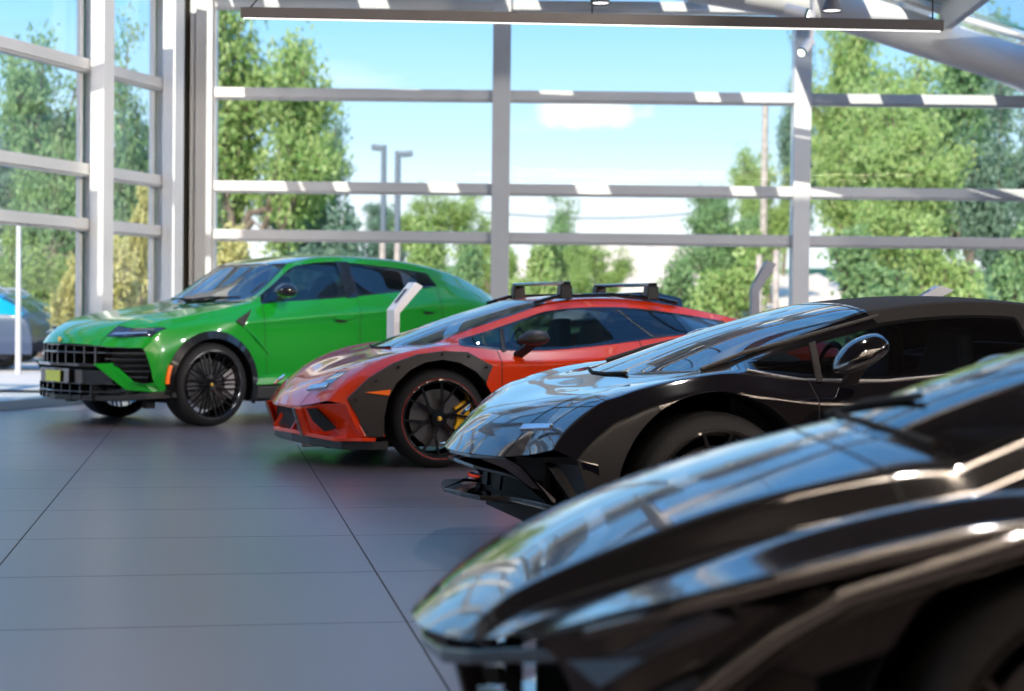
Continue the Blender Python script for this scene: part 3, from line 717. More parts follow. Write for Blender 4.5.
for s_ in (-1, 1):
    for x in (0, 3.0):
        wheel(G, x, s_, .985 if x == 0 else .985, .40, .325, .29, 'many', M_grey); well(G, x, s_, .40, .455, .5, .975)
        o_ = arc(x, .40, .512, 190, -22, 30); i_ = arc(x, .40, .44, 188, -18, 30)
        strip(G, 'arch_trim', M_satin if x else M_gloss, o_, i_, .990, 1.012, s_, .05)
    # marker in the front arch trim, vent and crease on the wing, sills
    strip(G, 'side_marker', M_orange, arc(0, .40, .520, 178, 158, 8), arc(0, .40, .496, 178, 158, 8), 1.008, 1.018, s_, .02)
    panel(G, 'wing_vent', M_gloss, [(.262, .962, 1.008), (.455, .942, 1.118), (.35, .966, .95)], (0, .012, 0), (s_,))
    MB().prism([(.5, s_ * .90, .22), (.5, s_ * .985, .25), (.5, s_ * .985, .37), (.5, s_ * .93, .40)], (2.0, 0, 0)).build('side_skirt', M_satin, G, bevel=.01)
    MB().prism([(.46, s_ * .93, .37), (.46, s_ * 1.0, .385), (.46, s_ * .985, .45), (.46, s_ * .95, .49)], (2.06, 0, .05)).build('sill_crease', M_green, G, bevel=.01)
    MB().tube([(.36, s_ * .958, .955), (.50, s_ * .962, .84), (.62, s_ * .955, .72), (.74, s_ * .945, .62)], [.004, .012, .010, .002], 10).build('wing_crease', M_green, G, True)
    for x, z, yy in ((1.56, 1.045, .94), (2.69, 1.135, .972)):
        h = panel(G, 'door_handle', M_green, [(x - .12, yy, z - .015), (x - .05, yy, z + .02), (x + .10, yy, z + .018), (x + .12, yy, z - .004), (x + .02, yy, z - .03)], (0, .022, 0), (s_,), .006)
        panel(G, 'handle_recess', M_matte, [(x - .10, yy - .002, z - .03), (x + .08, yy - .002, z - .01), (x + .04, yy - .002, z - .048), (x - .05, yy - .002, z - .05)], (0, .004, 0), (s_,))
    # pillar between the doors
    MB().prism([(1.66, s_ * .868, 1.24), (1.80, s_ * .868, 1.255), (1.80, s_ * .692, 1.62), (1.64, s_ * .692, 1.62)], (0, s_ * .008, 0)).build('door_pillar', M_gloss, G)
    # headlight insides
    panel(G, 'headlight_strip', M_chrome, [(-1.00, .62, .868), (-.72, .885, .885), (-.70, .885, .90), (-.97, .64, .885)], (-.02, .008, .004), (s_,))
    panel(G, 'headlight_strip', M_chrome, [(-.84, .78, .90), (-.62, .91, .91), (-.60, .91, .93), (-.82, .785, .93)], (-.02, .012, .006), (s_,))
# front end
blk(G, 'grille_backing', M_matte, -.93, -.90, -.60, .60, .26, .76)
cross(G, 'grille_bar', M_gloss, [(-1.10, 0, .70), (-1.08, .35, .70), (-1.03, .60, .70)], .018, .12)
cross(G, 'grille_bar', M_gloss, [(-1.07, 0, .77), (-1.05, .40, .765), (-1.02, .60, .755)], .014, .10)
cross(G, 'grille_bar', M_gloss, [(-1.17, 0, .585), (-1.14, .40, .585), (-1.06, .64, .58)], .028, .20)
cross(G, 'bumper_panel', M_gloss, [(-1.13, 0, .475), (-1.11, .40, .475), (-1.02, .66, .475)], .125, .05)
cross(G, 'grille_bar', M_gloss, [(-1.14, 0, .41), (-1.12, .40, .41), (-1.0, .70, .41)], .014, .12)
cross(G, 'grille_bar', M_gloss, [(-1.15, 0, .335), (-1.12, .42, .335), (-1.0, .72, .335)], .016, .16)
cross(G, 'front_lip', M_satin, [(-1.12, 0, .275), (-1.09, .42, .275), (-.97, .72, .28), (-.74, .90, .30), (-.50, .955, .31)], .05, .16)
cross(G, 'lower_bumper', M_satin, [(-.99, 0, .33), (-.96, .42, .33), (-.88, .72, .33), (-.66, .90, .335), (-.46, .955, .34)], .07, .05)
for k, y_ in enumerate((-.50, -.36, -.22, -.08, .08, .22, .36, .50)):
    blk(G, 'grille_slat', M_gloss, -1.055, -.92, y_ - .009, y_ + .009, .59, .755, .003); blk(G, 'grille_slat', M_gloss, -1.10, -.95, y_ - .008, y_ + .008, .26, .40, .003)
blk(G, 'number_plate_holder', M_gloss, -1.145, -1.12, -.27, .27, .41, .55); blk(G, 'number_plate', M_plate, -1.150, -1.144, -.14, .14, .42, .525, .002)
MB().lathe([(.001, -.006), (.026, -.004), (.03, .004)], 6, 'x', False, (-1.075, 0, .815)).build('badge', M_gold, G)
for s_ in (-1, 1):
    hexa = [(-1.03, .60, .745), (-.90, .80, .755), (-.78, .905, .745), (-.705, .94, .54), (-.76, .91, .42), (-.84, .82, .42), (-1.05, .60, .59)]
    MB().add([(p[0] + .10, s_ * (p[1] - .03), p[2]) for p in hexa], [tuple(range(7))]).build('air_intake', M_matte, G)
    for (a, b_) in zip(hexa, hexa[1:] + hexa[:1]):
        MB().prism([(a[0], s_ * a[1], a[2]), (b_[0], s_ * b_[1], b_[2]), (b_[0] + .10, s_ * (b_[1] - .03), b_[2]), (a[0] + .10, s_ * (a[1] - .03), a[2])], (0, 0, .006)).build('intake_frame', M_gloss, G)
    for z, x0, y0, x1, y1 in ((.70, -1.04, .60, -.765, .905), (.645, -1.045, .60, -.74, .92), (.59, -1.04, .61, -.72, .93), (.535, -.97, .68, -.71, .935), (.48, -.90, .75, -.73, .92)):
        MB().bar((x0, s_ * y0, z), (x1, s_ * y1, z), .03, .014).build('intake_slat', M_gloss, G)
    MB().prism([(-1.13, s_ * .56, .60), (-1.055, s_ * .655, .605), (-.90, s_ * .80, .44), (-.80, s_ * .90, .415), (-.60, s_ * .965, .44), (-.47, s_ * .975, .44), (-.47, s_ * .975, .345), (-.72, s_ * .93, .345), (-.95, s_ * .765, .36)], (.05, 0, .0)).build('bumper_blade', M_green, G, bevel=.012)
    MB().prism([(-.93, s_ * .60, .35), (-.93, s_ * .74, .40), (-.72, s_ * .90, .40), (-.50, s_ * .95, .40), (-.50, s_ * .95, .33), (-.72, s_ * .90, .30), (-.93, s_ * .72, .29)], (.12, -s_ * .03, 0)).build('bumper_side', M_satin, G, bevel=.01)
    for yb in (.25,): blk(G, 'jacking_bracket', M_matte, -.62, -.50, s_ * .70, s_ * .78, .18, .27)
mirror(G, .80, 1.03, 1.295, .24, .17, .24, M_gloss, 0, sides=(-1,), foot=(.80, .90, 1.215))
interior(G, .55, 1.16, 1.55, 1.46, .76, .5); underbody(G, -.85, 3.7, 0, 3.0, .40, .24, .45, .86)
MB().tube([(.33, -.30, 1.205), (.36, .10, 1.212), (.47, .52, 1.218)], .010, 6).build('wiper', M_matte, G, True)
MB().tube([(.33, .02, 1.20), (.40, -.30, 1.235), (.56, -.60, 1.235)], .010, 6).build('wiper', M_matte, G, True)

deform(G, lambda x, y, z: (x + .10 * clamp((-x - .55) / .4) * min(1.2, abs(y) / .56) ** 2, y, z))

# ------------------------------------------------------------------ the two wedge shaped sports cars share this cage
def wedge_rows(dz=0., soft=False):
    R_ = [
 [(-1.01, 0, .425), (-1.00, .25, .425), (-.95, .50, .43), (-.89, .68, .455), (-.82, .82, .485), (-.70, .92, .465), (-.66, .935, .38), (-.62, .94, .30), (-.57, .93, .23)],
 [(-.93, 0, .53), (-.91, .28, .535), (-.86, .52, .545), (-.80, .69, .565), (-.72, .82, .59), (-.61, .925, .555), (-.57, .945, .42), (-.54, .95, .32), (-.50, .94, .23)],
 [(-.76, 0, .635), (-.74, .31, .65), (-.69, .54, .665), (-.62, .70, .69), (-.53, .82, .715), (-.46, .93, .655), (-.44, .955, .5), (-.43, .955, .35), (-.42, .95, .23)],
 [(-.48, 0, .745), (-.47, .33, .765), (-.44, .56, .785), (-.40, .70, .80), (-.32, .83, .815), (-.28, .945, .75), (-.28, .96, .58), (-.28, .96, .4), (-.28, .955, .25)],
 [(-.24, 0, .835), (-.18, .35, .85), (.02, .63, .872), (.05, .73, .88), (-.02, .85, .872), (0, .95, .80), (0, .965, .62), (0, .965, .42), (0, .955, .25)],
 [(.12, 0, .985), (.15, .34, .985), (.24, .605, .965), (.20, .71, .905), (.19, .79, .886), (.25, .935, .79), (.25, .955, .62), (.28, .955, .42), (.30, .945, .24)],
 [(.45, 0, 1.10), (.47, .33, 1.095), (.53, .575, 1.055), (.50, .645, .985), (.46, .785, .842), (.44, .92, .75), (.44, .93, .58), (.44, .925, .40), (.44, .92, .22)],
 [(.88, 0, 1.22), (.89, .32, 1.215), (.95, .545, 1.19), (.92, .605, 1.125), (.85, .79, .838), (.85, .905, .75), (.85, .885, .55), (.85, .90, .38), (.85, .915, .2)],
 [(1.25, 0, 1.268), (1.25, .32, 1.262), (1.25, .53, 1.235), (1.22, .59, 1.165), (1.2, .79, .868), (1.2, .91, .77), (1.2, .875, .56), (1.2, .895, .38), (1.2, .925, .2)],
 [(1.65, 0, 1.262), (1.65, .32, 1.256), (1.65, .525, 1.235), (1.62, .59, 1.168), (1.6, .815, .918), (1.6, .935, .80), (1.6, .90, .56), (1.6, .91, .38), (1.6, .935, .2)],
 [(2.05, 0, 1.215), (2.05, .32, 1.21), (2.03, .53, 1.19), (2.0, .60, 1.125), (2.05, .845, .985), (2.0, .965, .86), (2.0, .95, .6), (2.0, .945, .4), (2.0, .945, .22)],
 [(2.40, 0, 1.14), (2.40, .32, 1.135), (2.38, .56, 1.125), (2.36, .65, 1.07), (2.42, .86, 1.0), (2.4, .98, .88), (2.4, .98, .65), (2.4, .97, .42), (2.4, .96, .25)],
 [(2.85, 0, 1.04), (2.85, .32, 1.04), (2.85, .58, 1.03), (2.85, .71, 1.0), (2.85, .87, .96), (2.85, .985, .86), (2.85, .985, .65), (2.85, .975, .42), (2.85, .965, .25)],
 [(3.22, 0, .96), (3.22, .32, .96), (3.22, .58, .955), (3.22, .71, .94), (3.2, .85, .91), (3.18, .955, .82), (3.18, .96, .64), (3.18, .95, .45), (3.18, .94, .28)],
 [(3.46, 0, .91), (3.45, .32, .91), (3.42, .58, .90), (3.40, .70, .89), (3.38, .82, .86), (3.34, .91, .79), (3.34, .915, .64), (3.34, .91, .45), (3.34, .90, .32)],
 [(3.50, 0, .50), (3.49, .32, .50), (3.45, .58, .50), (3.42, .70, .49), (3.40, .78, .47), (3.38, .84, .45), (3.38, .85, .42), (3.38, .86, .40), (3.36, .86, .36)]]
    if soft:
        for i in range(7, 13):
            R_[i] = [(x, y_, z - (.035 if j <= 3 else 0)) for j, (x, y_, z) in enumerate(R_[i])]
        for i in (5, 6): R_[i] = [(x, y_, z - (.02 if j <= 2 else 0)) for j, (x, y_, z) in enumerate(R_[i])]
        R_[7][2] = (.87, .555, 1.145)
    return R_
def wedge(root, paint, soft, R_arch, wheel_style, cal, ring, trim_m):
    rows = wedge_rows(0, soft)
    def tg(i, j):
        if i == 14: return 'tail'
        if j <= 1:
            if i <= 3: return 'hood'
            if i <= 6: return 'ws'
            if soft and i <= 11: return 'soft'
            if i <= 9: return 'roof'
            return 'deck'
        if j == 2:
            if soft and 7 <= i <= 11: return 'soft'
            if i in (0, 1) and (soft or i == 1): return 'hl'
            return 'body'
        if j == 3:
            if i in (0, 1) and soft: return 'hl'
            if 5 <= i <= (8 if soft else 9): return 'sw'
            if soft and i == 9: return 'soft'
            if i == 10: return 'qw' if not soft else 'soft'
            if soft and i == 11: return 'soft'
        if j >= 4 and 6 <= i <= 8: return 'door'
        if soft and j >= 5 and i <= 2: return 'flank'
        return 'body'
    PT = {'flank': ('side_air_intake', M_carbon, True), 'hood': ('hood', paint, False), 'ws': ('windshield', M_wglass, False), 'soft': ('soft_top', M_soft, False), 'roof': ('roof', paint, False), 'deck': ('engine_cover', M_gloss if not soft else paint, False),
          'body': ('body', paint, False), 'hl': ('headlight', M_lens, True), 'sw': ('side_window', M_cglass, True), 'qw': ('quarter_window', M_carwin, True), 'door': ('door', paint, True), 'tail': ('rear_bumper', M_satin, False)}
    car_body(root, rows, tg, {2: lambda i: .7 if 0 <= i < 5 else .55, 3: lambda i: .7 if 4 < i < 11 else .25, 4: lambda i: .7 if 4 < i < 11 else .45, 5: lambda i: .55 if i < 3 else .5, 6: .15, 7: .2}, PT,
             [(0, .355, R_arch), (2.62, .355, R_arch)], 3, rowcrease={4: (0, 2, .6), 7: (0, 2, .6)})
    for s_ in (-1, 1):
        for x in (0, 2.62):
            wheel(root, x, s_, .955, .355, .282, .26, wheel_style, cal, ring); well(root, x, s_, .355, R_arch, .45, .95)
        MB().prism([(.42, s_ * .86, .13), (.42, s_ * .955, .15), (.42, s_ * .955, .235), (.42, s_ * .90, .28)], (1.72, 0, 0)).build('side_skirt', M_satin, root, bevel=.01)
        # pillar between small front glass and door glass
        MB().prism([(.515, s_ * .800, .835), (.545, s_ * .800, .835), (.575, s_ * .652, 1.01), (.545, s_ * .652, 1.0)], (0, s_ * .012, 0)).build('window_divider', trim_m, root)
    interior(root, .42, .86, 1.25, 1.06, .66, .25); underbody(root, -.72, 3.4, 0, 2.62, .355, .12, .32, .80)
    MB().tube([(-.19, -.30, .853), (-.225, -.1, .842), (-.225, .1, .842), (-.18, .30, .855)], .008, 6).build('wiper', M_matte, root, True)

R = car_root('sports_car', (-.833, 13.021), 20, 'red off-road styled sports car with grey wheel arch cladding and two roof bars')
wedge(R, M_red, False, .425, 'six', M_yellow, True, M_satin)
for s_ in (-1, 1):
    out = [(-.545, .235), (-.60, .36), (-.685, .505), (-.53, .645), (-.35, .752), (-.18, .815), (.02, .84), (.20, .833), (.395, .732), (.325, .60)]
    inn = [(-.425, .235)] + arc(0, .355, .424, 178, 36, 9)
    yo = [.950, .952, .945, .956, .962, .968, .970, .968, .958, .965]
    strip(R, 'arch_cladding', M_clad, out, inn, yo, [.99] * 10, s_, .03)
    for (x, z) in ((-.655, .50), (-.50, .635), (-.33, .735), (0, .825), (.21, .81), (.35, .73), (-.57, .27)):
        MB().lathe([(.001, -.004), (.010, -.004), (.010, .01)], 12, 'y', False, (x * .97, -.985, z * .99)).build('cladding_bolt', M_matte, R) if s_ < 0 else None
    panel(R, 'side_marker', M_orange, [(-.565, .965, .548), (-.38, .992, .567), (-.395, .992, .527)], (0, .012, 0), (s_,))
    out2 = [(2.62 + (-.52), .30), (2.62 - .47, .55), (2.62 - .33, .74), (2.62 - .12, .835), (2.62 + .12, .845), (2.62 + .33, .76), (2.62 + .48, .58), (2.62 + .52, .32)]
    strip(R, 'arch_cladding', M_clad, out2, arc(2.62, .355, .424, 187, -7, 8), .985, 1.01, s_, .03)
    # headlight clusters and nose facets
    panel(R, 'headlight_strip', M_chrome, [(-.905, .56, .535), (-.80, .74, .565), (-.77, .74, .60), (-.865, .56, .575)], (-.012, .0, .014), (s_,), .004)
    panel(R, 'nose_corner', M_red, [(-.945, .50, .42), (-.86, .70, .455), (-.70, .925, .47), (-.555, .955, .235), (-.72, .86, .215), (-.87, .50, .215)], (.05, -.01, 0), (s_,), .006)
    panel(R, 'corner_intake', M_matte, [(-.905, .60, .418), (-.855, .68, .425), (-.738, .835, .29), (-.80, .75, .262), (-.865, .655, .33)], (-.022, .008, 0), (s_,))
    panel(R, 'intake_blade', M_red, [(-.965, .485, .415), (-.935, .53, .415), (-.86, .52, .215), (-.90, .475, .215)], (-.02, 0, 0), (s_,), .004)
    MB().bar((-.992, s_ * .488, .412), (-.925, s_ * .478, .218), .014, .018).build('blade_edge', M_silver, R)
    MB().bar((-.955, s_ * .30, .24), (-.90, s_ * .28, .33), .010, .03).build('splitter_fin', M_red, R)
blk(R, 'front_intake', M_matte, -.90, -.86, -.50, .50, .21, .42)
blk(R, 'skid_plate', M_steel, -.88, -.62, -.28, .28, .115, .175)
cross(R, 'front_splitter', M_red, [(-1.03, 0, .235), (-.965, .30, .235), (-.90, .52, .225), (-.76, .82, .21), (-.57, .95, .215)], .028, .10)
cross(R, 'lower_lip', M_satin, [(-.98, 0, .19), (-.96, .30, .19), (-.88, .52, .18), (-.70, .82, .165), (-.50, .95, .17)], .06, .12)
cross(R, 'nose_lip', M_red, [(-1.0, 0, .415), (-.985, .25, .415), (-.94, .50, .418)], .02, .06)
mirror(R, .70, .985, .93, .26, .13, .20, M_clad, .08, foot=(.62, .84, .80))
for x in (1.12, 1.84):
    b_ = MB().bar((x, -.555, 1.345), (x, .555, 1.345), .075, .028).build('roof_bar', M_gloss, R, bevel=.010)
    for s_ in (-1, 1):
        MB().prism([(x - .055, s_ * .47, 1.225), (x + .055, s_ * .47, 1.225), (x + .045, s_ * .47, 1.335), (x - .045, s_ * .47, 1.335)], (0, s_ * .085, 0)).build('bar_foot', M_satin, b_, bevel=.010)
for s_ in (-1, 1):
    MB().tube([(.86, s_ * .535, 1.19), (1.05, s_ * .54, 1.245), (1.5, s_ * .535, 1.262), (1.9, s_ * .535, 1.238), (2.05, s_ * .54, 1.205)], .016, 8).build('roof_rail', M_gloss, R, True)
V = []; n = 10
for k in range(n + 1):
    f = k / n; x = 1.66 + .62 * f; h = 1.262 - .02 * f + .065 * math.sin(math.pi * min(1, f * 1.15) * .5) * (1 - f * f * .9)
    V += [(x, -.20, 1.24 - .10 * f * f), (x, -.13, h), (x, .13, h), (x, .20, 1.24 - .10 * f * f)]
Fc = [(4 * k + q, 4 * k + q + 1, 4 * k + 5 + q, 4 * k + 4 + q) for k in range(n) for q in range(3)] + [(0, 3, 2, 1)]
MB().add(V, Fc).build('roof_air_scoop', M_gloss, R, True, sharp=30)

deform(R, lambda x, y, z: (x + .03 * clamp((-x - .6) / .3), y, z))

# ------------------------------------------------------------------ black car with soft top
T = car_root('convertible', (.629, 8.092), 15, 'black convertible sports car with closed black soft top and large front splitter')
wedge(T, M_black, True, .445, 'five', M_satin, False, M_clad)
for s_ in (-1, 1):
    panel(T, 'headlight_strip', M_chrome, [(-.90, .55, .54), (-.80, .74, .56), (-.78, .74, .58), (-.87, .55, .565)], (-.012, .0, .014), (s_,), .004)
    # blade from the bonnet tip down to the splitter, big open side intake
    panel(T, 'intake_blade', M_black, [(-.99, .38, .42), (-.93, .52, .425), (-.885, .56, .39), (-.70, .60, .25), (-.70, .54, .245), (-.90, .48, .37)], (-.025, 0, 0), (s_,), .006)
    MB().bar((-.912, s_ * .52, .40), (-.70, s_ * .60, .258), .012, .018).build('blade_edge', M_silver, T)
    MB().add([(-.70, s_ * .50, .42), (-.58, s_ * .93, .46), (-.52, s_ * .94, .24), (-.62, s_ * .50, .22)], [(0, 1, 2, 3)]).build('side_intake', M_carbon, T)
    MB().add([(-.93, s_ * .52, .425), (-.72, s_ * .90, .475), (-.56, s_ * .92, .455), (-.70, s_ * .50, .42)], [(0, 1, 2, 3)]).build('intake_roof', M_matte, T)
    panel(T, 'intake_vane', M_satin, [(-.80, .70, .40), (-.74, .72, .415), (-.56, .84, .24), (-.64, .82, .24)], (0, .02, 0), (s_,), .004)
    panel(T, 'bumper_corner', M_black, [(-.70, .925, .47), (-.57, .945, .47), (-.48, .945, .23), (-.56, .94, .23)], (0, -.03, 0), (s_,), .006)
    MB().bar((-.79, s_ * .10, .25), (-.77, s_ * .12, .42), .03, .04).build('splitter_strut', M_satin, T)
blk(T, 'front_intake', M_matte, -.74, -.70, -.56, .56, .22, .42)
cross(T, 'nose_wing', M_gloss, [(-.985, 0, .375), (-.97, .25, .365), (-.90, .42, .345), (-.82, .52, .32)], .018, .10)
n_ = [(-1.03, 0), (-1.01, .20), (-.985, .36), (-.87, .42), (-.85, .50), (-.83, .68), (-.74, .86), (-.60, .96), (-.50, .96)]
cross(T, 'front_splitter', M_gloss, [(a, b_, .235) for a, b_ in n_], .020, .34)
V = [(a, b_, .246) for a, b_ in n_]
for (a, b_), (c, d_) in zip(n_, n_[1:]):
    pass
MB().prism([(a, b_, .228) for a, b_ in n_] + [(-.5, 0, .228)], (0, 0, .018)).build('splitter_plate', M_gloss, T)
MB().prism([(a, -b_, .228) for a, b_ in n_] + [(-.5, 0, .228)], (0, 0, .018)).build('splitter_plate', M_gloss, T)
cross(T, 'nose_lip', M_black, [(-1.0, 0, .415), (-.985, .25, .415), (-.94, .50, .418)], .02, .06)
for s_ in (-1, 1):
    MB().tube([(.03, s_ * .668, .882), (.24, s_ * .628, .952), (.53, s_ * .60, 1.022), (.93, s_ * .570, 1.125)], .011, 8).build('pillar_trim', M_clad, T, True)
    MB().tube([(.19, s_ * .797, .886), (.32, s_ * .797, .862), (.46, s_ * .794, .842), (.85, s_ * .797, .838), (1.2, s_ * .797, .868), (1.58, s_ * .822, .918)], .007, 8).build('belt_trim', M_silver, T, True)
mirror(T, .64, .985, .955, .30, .15, .22, M_black, .50, foot=(.66, .83, .83))

deform(T, lambda x, y, z: (x + clamp((-x - .45) / .45) * (.06 + .07 * min(1.2, abs(y) / .5) ** 2), y, z + .065 * clamp((-x - .40) / .40)))

# ------------------------------------------------------------------ nearest black car
Nn_ = car_root('supercar', (.97, 3.85), 0, 'glossy black supercar closest to the camera, cut off by the right edge')
rows = [
 [(-1.20, 0, .45), (-1.165, .27, .458), (-1.06, .48, .475), (-1.02, .53, .488), (-.98, .62, .51), (-.93, .79, .545), (-.88, .80, .50), (-.85, .81, .44), (-.82, .82, .38)],
 [(-1.10, 0, .545), (-1.065, .28, .545), (-1.00, .51, .553), (-.97, .56, .535), (-.91, .66, .555), (-.84, .86, .582), (-.80, .87, .53), (-.78, .87, .46), (-.76, .87, .40)],
 [(-.98, 0, .618), (-.95, .285, .617), (-.90, .53, .612), (-.88, .585, .575), (-.80, .70, .60), (-.74, .90, .615), (-.70, .90, .58), (-.68, .90, .50), (-.66, .90, .43)],
 [(-.80, 0, .708), (-.77, .29, .704), (-.72, .54, .684), (-.70, .60, .63), (-.62, .72, .662), (-.58, .935, .652), (-.54, .92, .62), (-.52, .92, .55), (-.50, .92, .48)],
 [(-.58, 0, .792), (-.555, .29, .787), (-.50, .545, .768), (-.48, .61, .70), (-.42, .74, .745), (-.38, .955, .698), (-.37, .94, .67), (-.36, .94, .62), (-.36, .94, .54)],
 [(-.28, 0, .877), (-.25, .29, .870), (-.20, .55, .832), (-.18, .62, .765), (-.20, .76, .80), (-.20, .965, .748), (-.19, .95, .72), (-.18, .95, .68), (-.18, .95, .60)],
 [(-.24, 0, .887), (-.21, .29, .877), (-.10, .54, .843), (-.07, .62, .78), (.0, .77, .826), (.0, .97, .782), (.0, .955, .75), (.0, .955, .70), (.0, .955, .62)],
 [(.05, 0, 1.01), (.08, .28, 1.005), (.14, .53, .952), (.12, .61, .87), (.20, .76, .815), (.22, .965, .80), (.22, .95, .74), (.24, .95, .55), (.25, .95, .3)],
 [(.45, 0, 1.12), (.47, .28, 1.115), (.50, .50, 1.075), (.48, .575, .98), (.45, .76, .82), (.45, .95, .80), (.45, .93, .72), (.47, .93, .45), (.48, .93, .22)],
 [(.95, 0, 1.18), (.95, .28, 1.175), (.97, .48, 1.148), (.95, .56, 1.05), (.9, .77, .84), (.9, .96, .81), (.9, .90, .70), (.9, .90, .42), (.9, .95, .2)],
 [(1.5, 0, 1.16), (1.5, .28, 1.155), (1.5, .48, 1.12), (1.48, .58, 1.04), (1.5, .80, .90), (1.5, .98, .84), (1.5, .92, .70), (1.5, .92, .42), (1.5, .97, .2)],
 [(2.2, 0, 1.06), (2.2, .28, 1.06), (2.2, .50, 1.04), (2.2, .62, .99), (2.2, .84, .93), (2.2, 1.0, .86), (2.2, .99, .70), (2.2, .98, .42), (2.2, .98, .25)],
 [(3.0, 0, .97), (3.0, .28, .97), (3.0, .52, .96), (3.0, .68, .93), (3.0, .88, .90), (3.0, 1.0, .84), (3.0, .99, .70), (3.0, .98, .42), (3.0, .97, .25)],
 [(3.6, 0, .88), (3.6, .28, .88), (3.58, .52, .88), (3.56, .68, .87), (3.54, .84, .85), (3.5, .94, .80), (3.5, .94, .70), (3.5, .93, .45), (3.5, .92, .3)]]
def tg(i, j):
    if j <= 1:
        if i <= 4: return 'hood'
        if i == 5: return 'cowl'
        if i <= 8: return 'ws'
        if i == 9: return 'roof'
        return 'deck'
    if j >= 5 and i <= 3: return 'flank'
    if j == 3 and 7 <= i <= 9: return 'sw'
    if j == 2 and i <= 4: return 'chan'
    if j >= 5 and 4 <= i <= 6: return 'flank'
    if j >= 4 and 7 <= i <= 9: return 'door'
    return 'body'
PT = {'hood': ('hood', M_black4, False), 'cowl': ('cowl_panel', M_gloss, False), 'chan': ('hood_channel', M_black4, True), 'ws': ('windshield', M_wglass, False), 'roof': ('roof', M_gloss, False), 'deck': ('engine_cover', M_gloss, False),
      'body': ('body', M_black4, False), 'flank': ('front_wing_side', M_gloss, True), 'sw': ('side_window', M_cglass, True), 'door': ('door', M_black4, True)}
car_body(Nn_, rows, tg, {2: lambda i: .95 if i < 6 else .5, 3: lambda i: .9 if i < 6 else .5, 4: .5, 5: .9, 6: .5}, PT, [(0.08, .36, .44), (2.85, .36, .46)], 3, rowcrease={6: (0, 2, .6)})
for s_ in (-1, 1):
    for x in (.08, 2.85): wheel(Nn_, x, s_, .95, .36, .29, .27, 'five', M_satin); well(Nn_, x, s_, .36, .445, .45, .94)
    # wing edge rail, raised flare that runs down to the bumper
    MB().tube([(-.88, s_ * .775, .532), (-.80, s_ * .865, .578), (-.56, s_ * .94, .655), (-.38, s_ * .958, .705), (-.20, s_ * .967, .75), (.0, s_ * .972, .78), (.22, s_ * .968, .797)], .020, 12).build('wing_edge', M_black4, Nn_, True)
    L = [(-.78, .90, .36), (-.64, .955, .485), (-.51, .965, .59), (-.40, .97, .655), (-.23, .975, .71), (-.09, .978, .757), (.10, .98, .77), (.3, .975, .74)]
    strip(Nn_, 'wing_flare', M_black4, [(p[0], p[2] + .012) for p in L], [(p[0] + .02, p[2] - .028) for p in L], [p[1] - .022 for p in L], [p[1] + .016 for p in L], s_, .03)
    MB().tube([(p[0], s_ * (p[1] + .004), p[2] - .004) for p in L], .020, 12).build('flare_edge', M_black4, Nn_, True)
    panel(Nn_, 'headlight', M_lens, [(-.86, .81, .505), (-.62, .93, .615), (-.56, .93, .60), (-.72, .91, .53), (-.80, .86, .465)], (-.01, .006, 0), (s_,), .004)
    # intake vanes
    MB().bar((-1.02, s_ * .42, .36), (-.80, s_ * .86, .40), .03, .028).build('intake_bar', M_gloss, Nn_, bevel=.005)
    MB().bar((-.80, s_ * .86, .40), (-.64, s_ * .95, .50), .03, .028).build('intake_bar', M_gloss, Nn_, bevel=.005)
    MB().bar((-1.02, s_ * .42, .28), (-.78, s_ * .88, .27), .03, .022).build('intake_bar', M_gloss, Nn_, bevel=.005)
    MB().bar((-1.06, s_ * .38, .43), (-1.00, s_ * .36, .20), .03, .05).build('nose_strut', M_satin, Nn_, bevel=.006)
    MB().add([(-.84, s_ * .36, .46), (-.62, s_ * .90, .56), (-.44, s_ * .94, .50), (-.44, s_ * .94, .18), (-.80, s_ * .36, .18)], [(0, 1, 2, 3, 4)]).build('air_intake', M_matte, Nn_)
    MB().prism([(-.86, s_ * .80, .30), (-.70, s_ * .93, .34), (-.48, s_ * .95, .30), (-.48, s_ * .95, .14), (-.74, s_ * .93, .14)], (0, -s_ * .03, 0)).build('bumper_side', M_gloss, Nn_, bevel=.008)
cross(Nn_, 'nose_underside', M_gloss, [(-1.17, 0, .41), (-1.16, .16, .41), (-1.11, .34, .415), (-1.05, .46, .435), (-.98, .56, .46), (-.87, .74, .50)], .03, .10)
cross(Nn_, 'front_splitter', M_gloss, [(-1.12, 0, .13), (-1.10, .25, .13), (-1.02, .50, .13), (-.88, .80, .13), (-.66, .96, .13)], .025, .30)
blk(Nn_, 'front_intake', M_matte, -.98, -.94, -.40, .40, .13, .42)
MB().tube([(-.12, -.44, .872), (-.19, -.20, .892), (-.21, .10, .895)], .010, 8).build('wiper', M_matte, Nn_, True)
MB().tube([(-.19, .34, .885), (-.15, .10, .925), (-.08, -.15, .955)], .009, 8).build('wiper', M_matte, Nn_, True)
mirror(Nn_, .42, 1.0, .96, .22, .12, .20, M_black4, .2, sides=(1,), foot=(.44, .84, .85))
interior(Nn_, .40, .86, 1.15, 1.04, .62, .25); underbody(Nn_, -.9, 3.5, .08, 2.85, .36, .12, .32, .80)
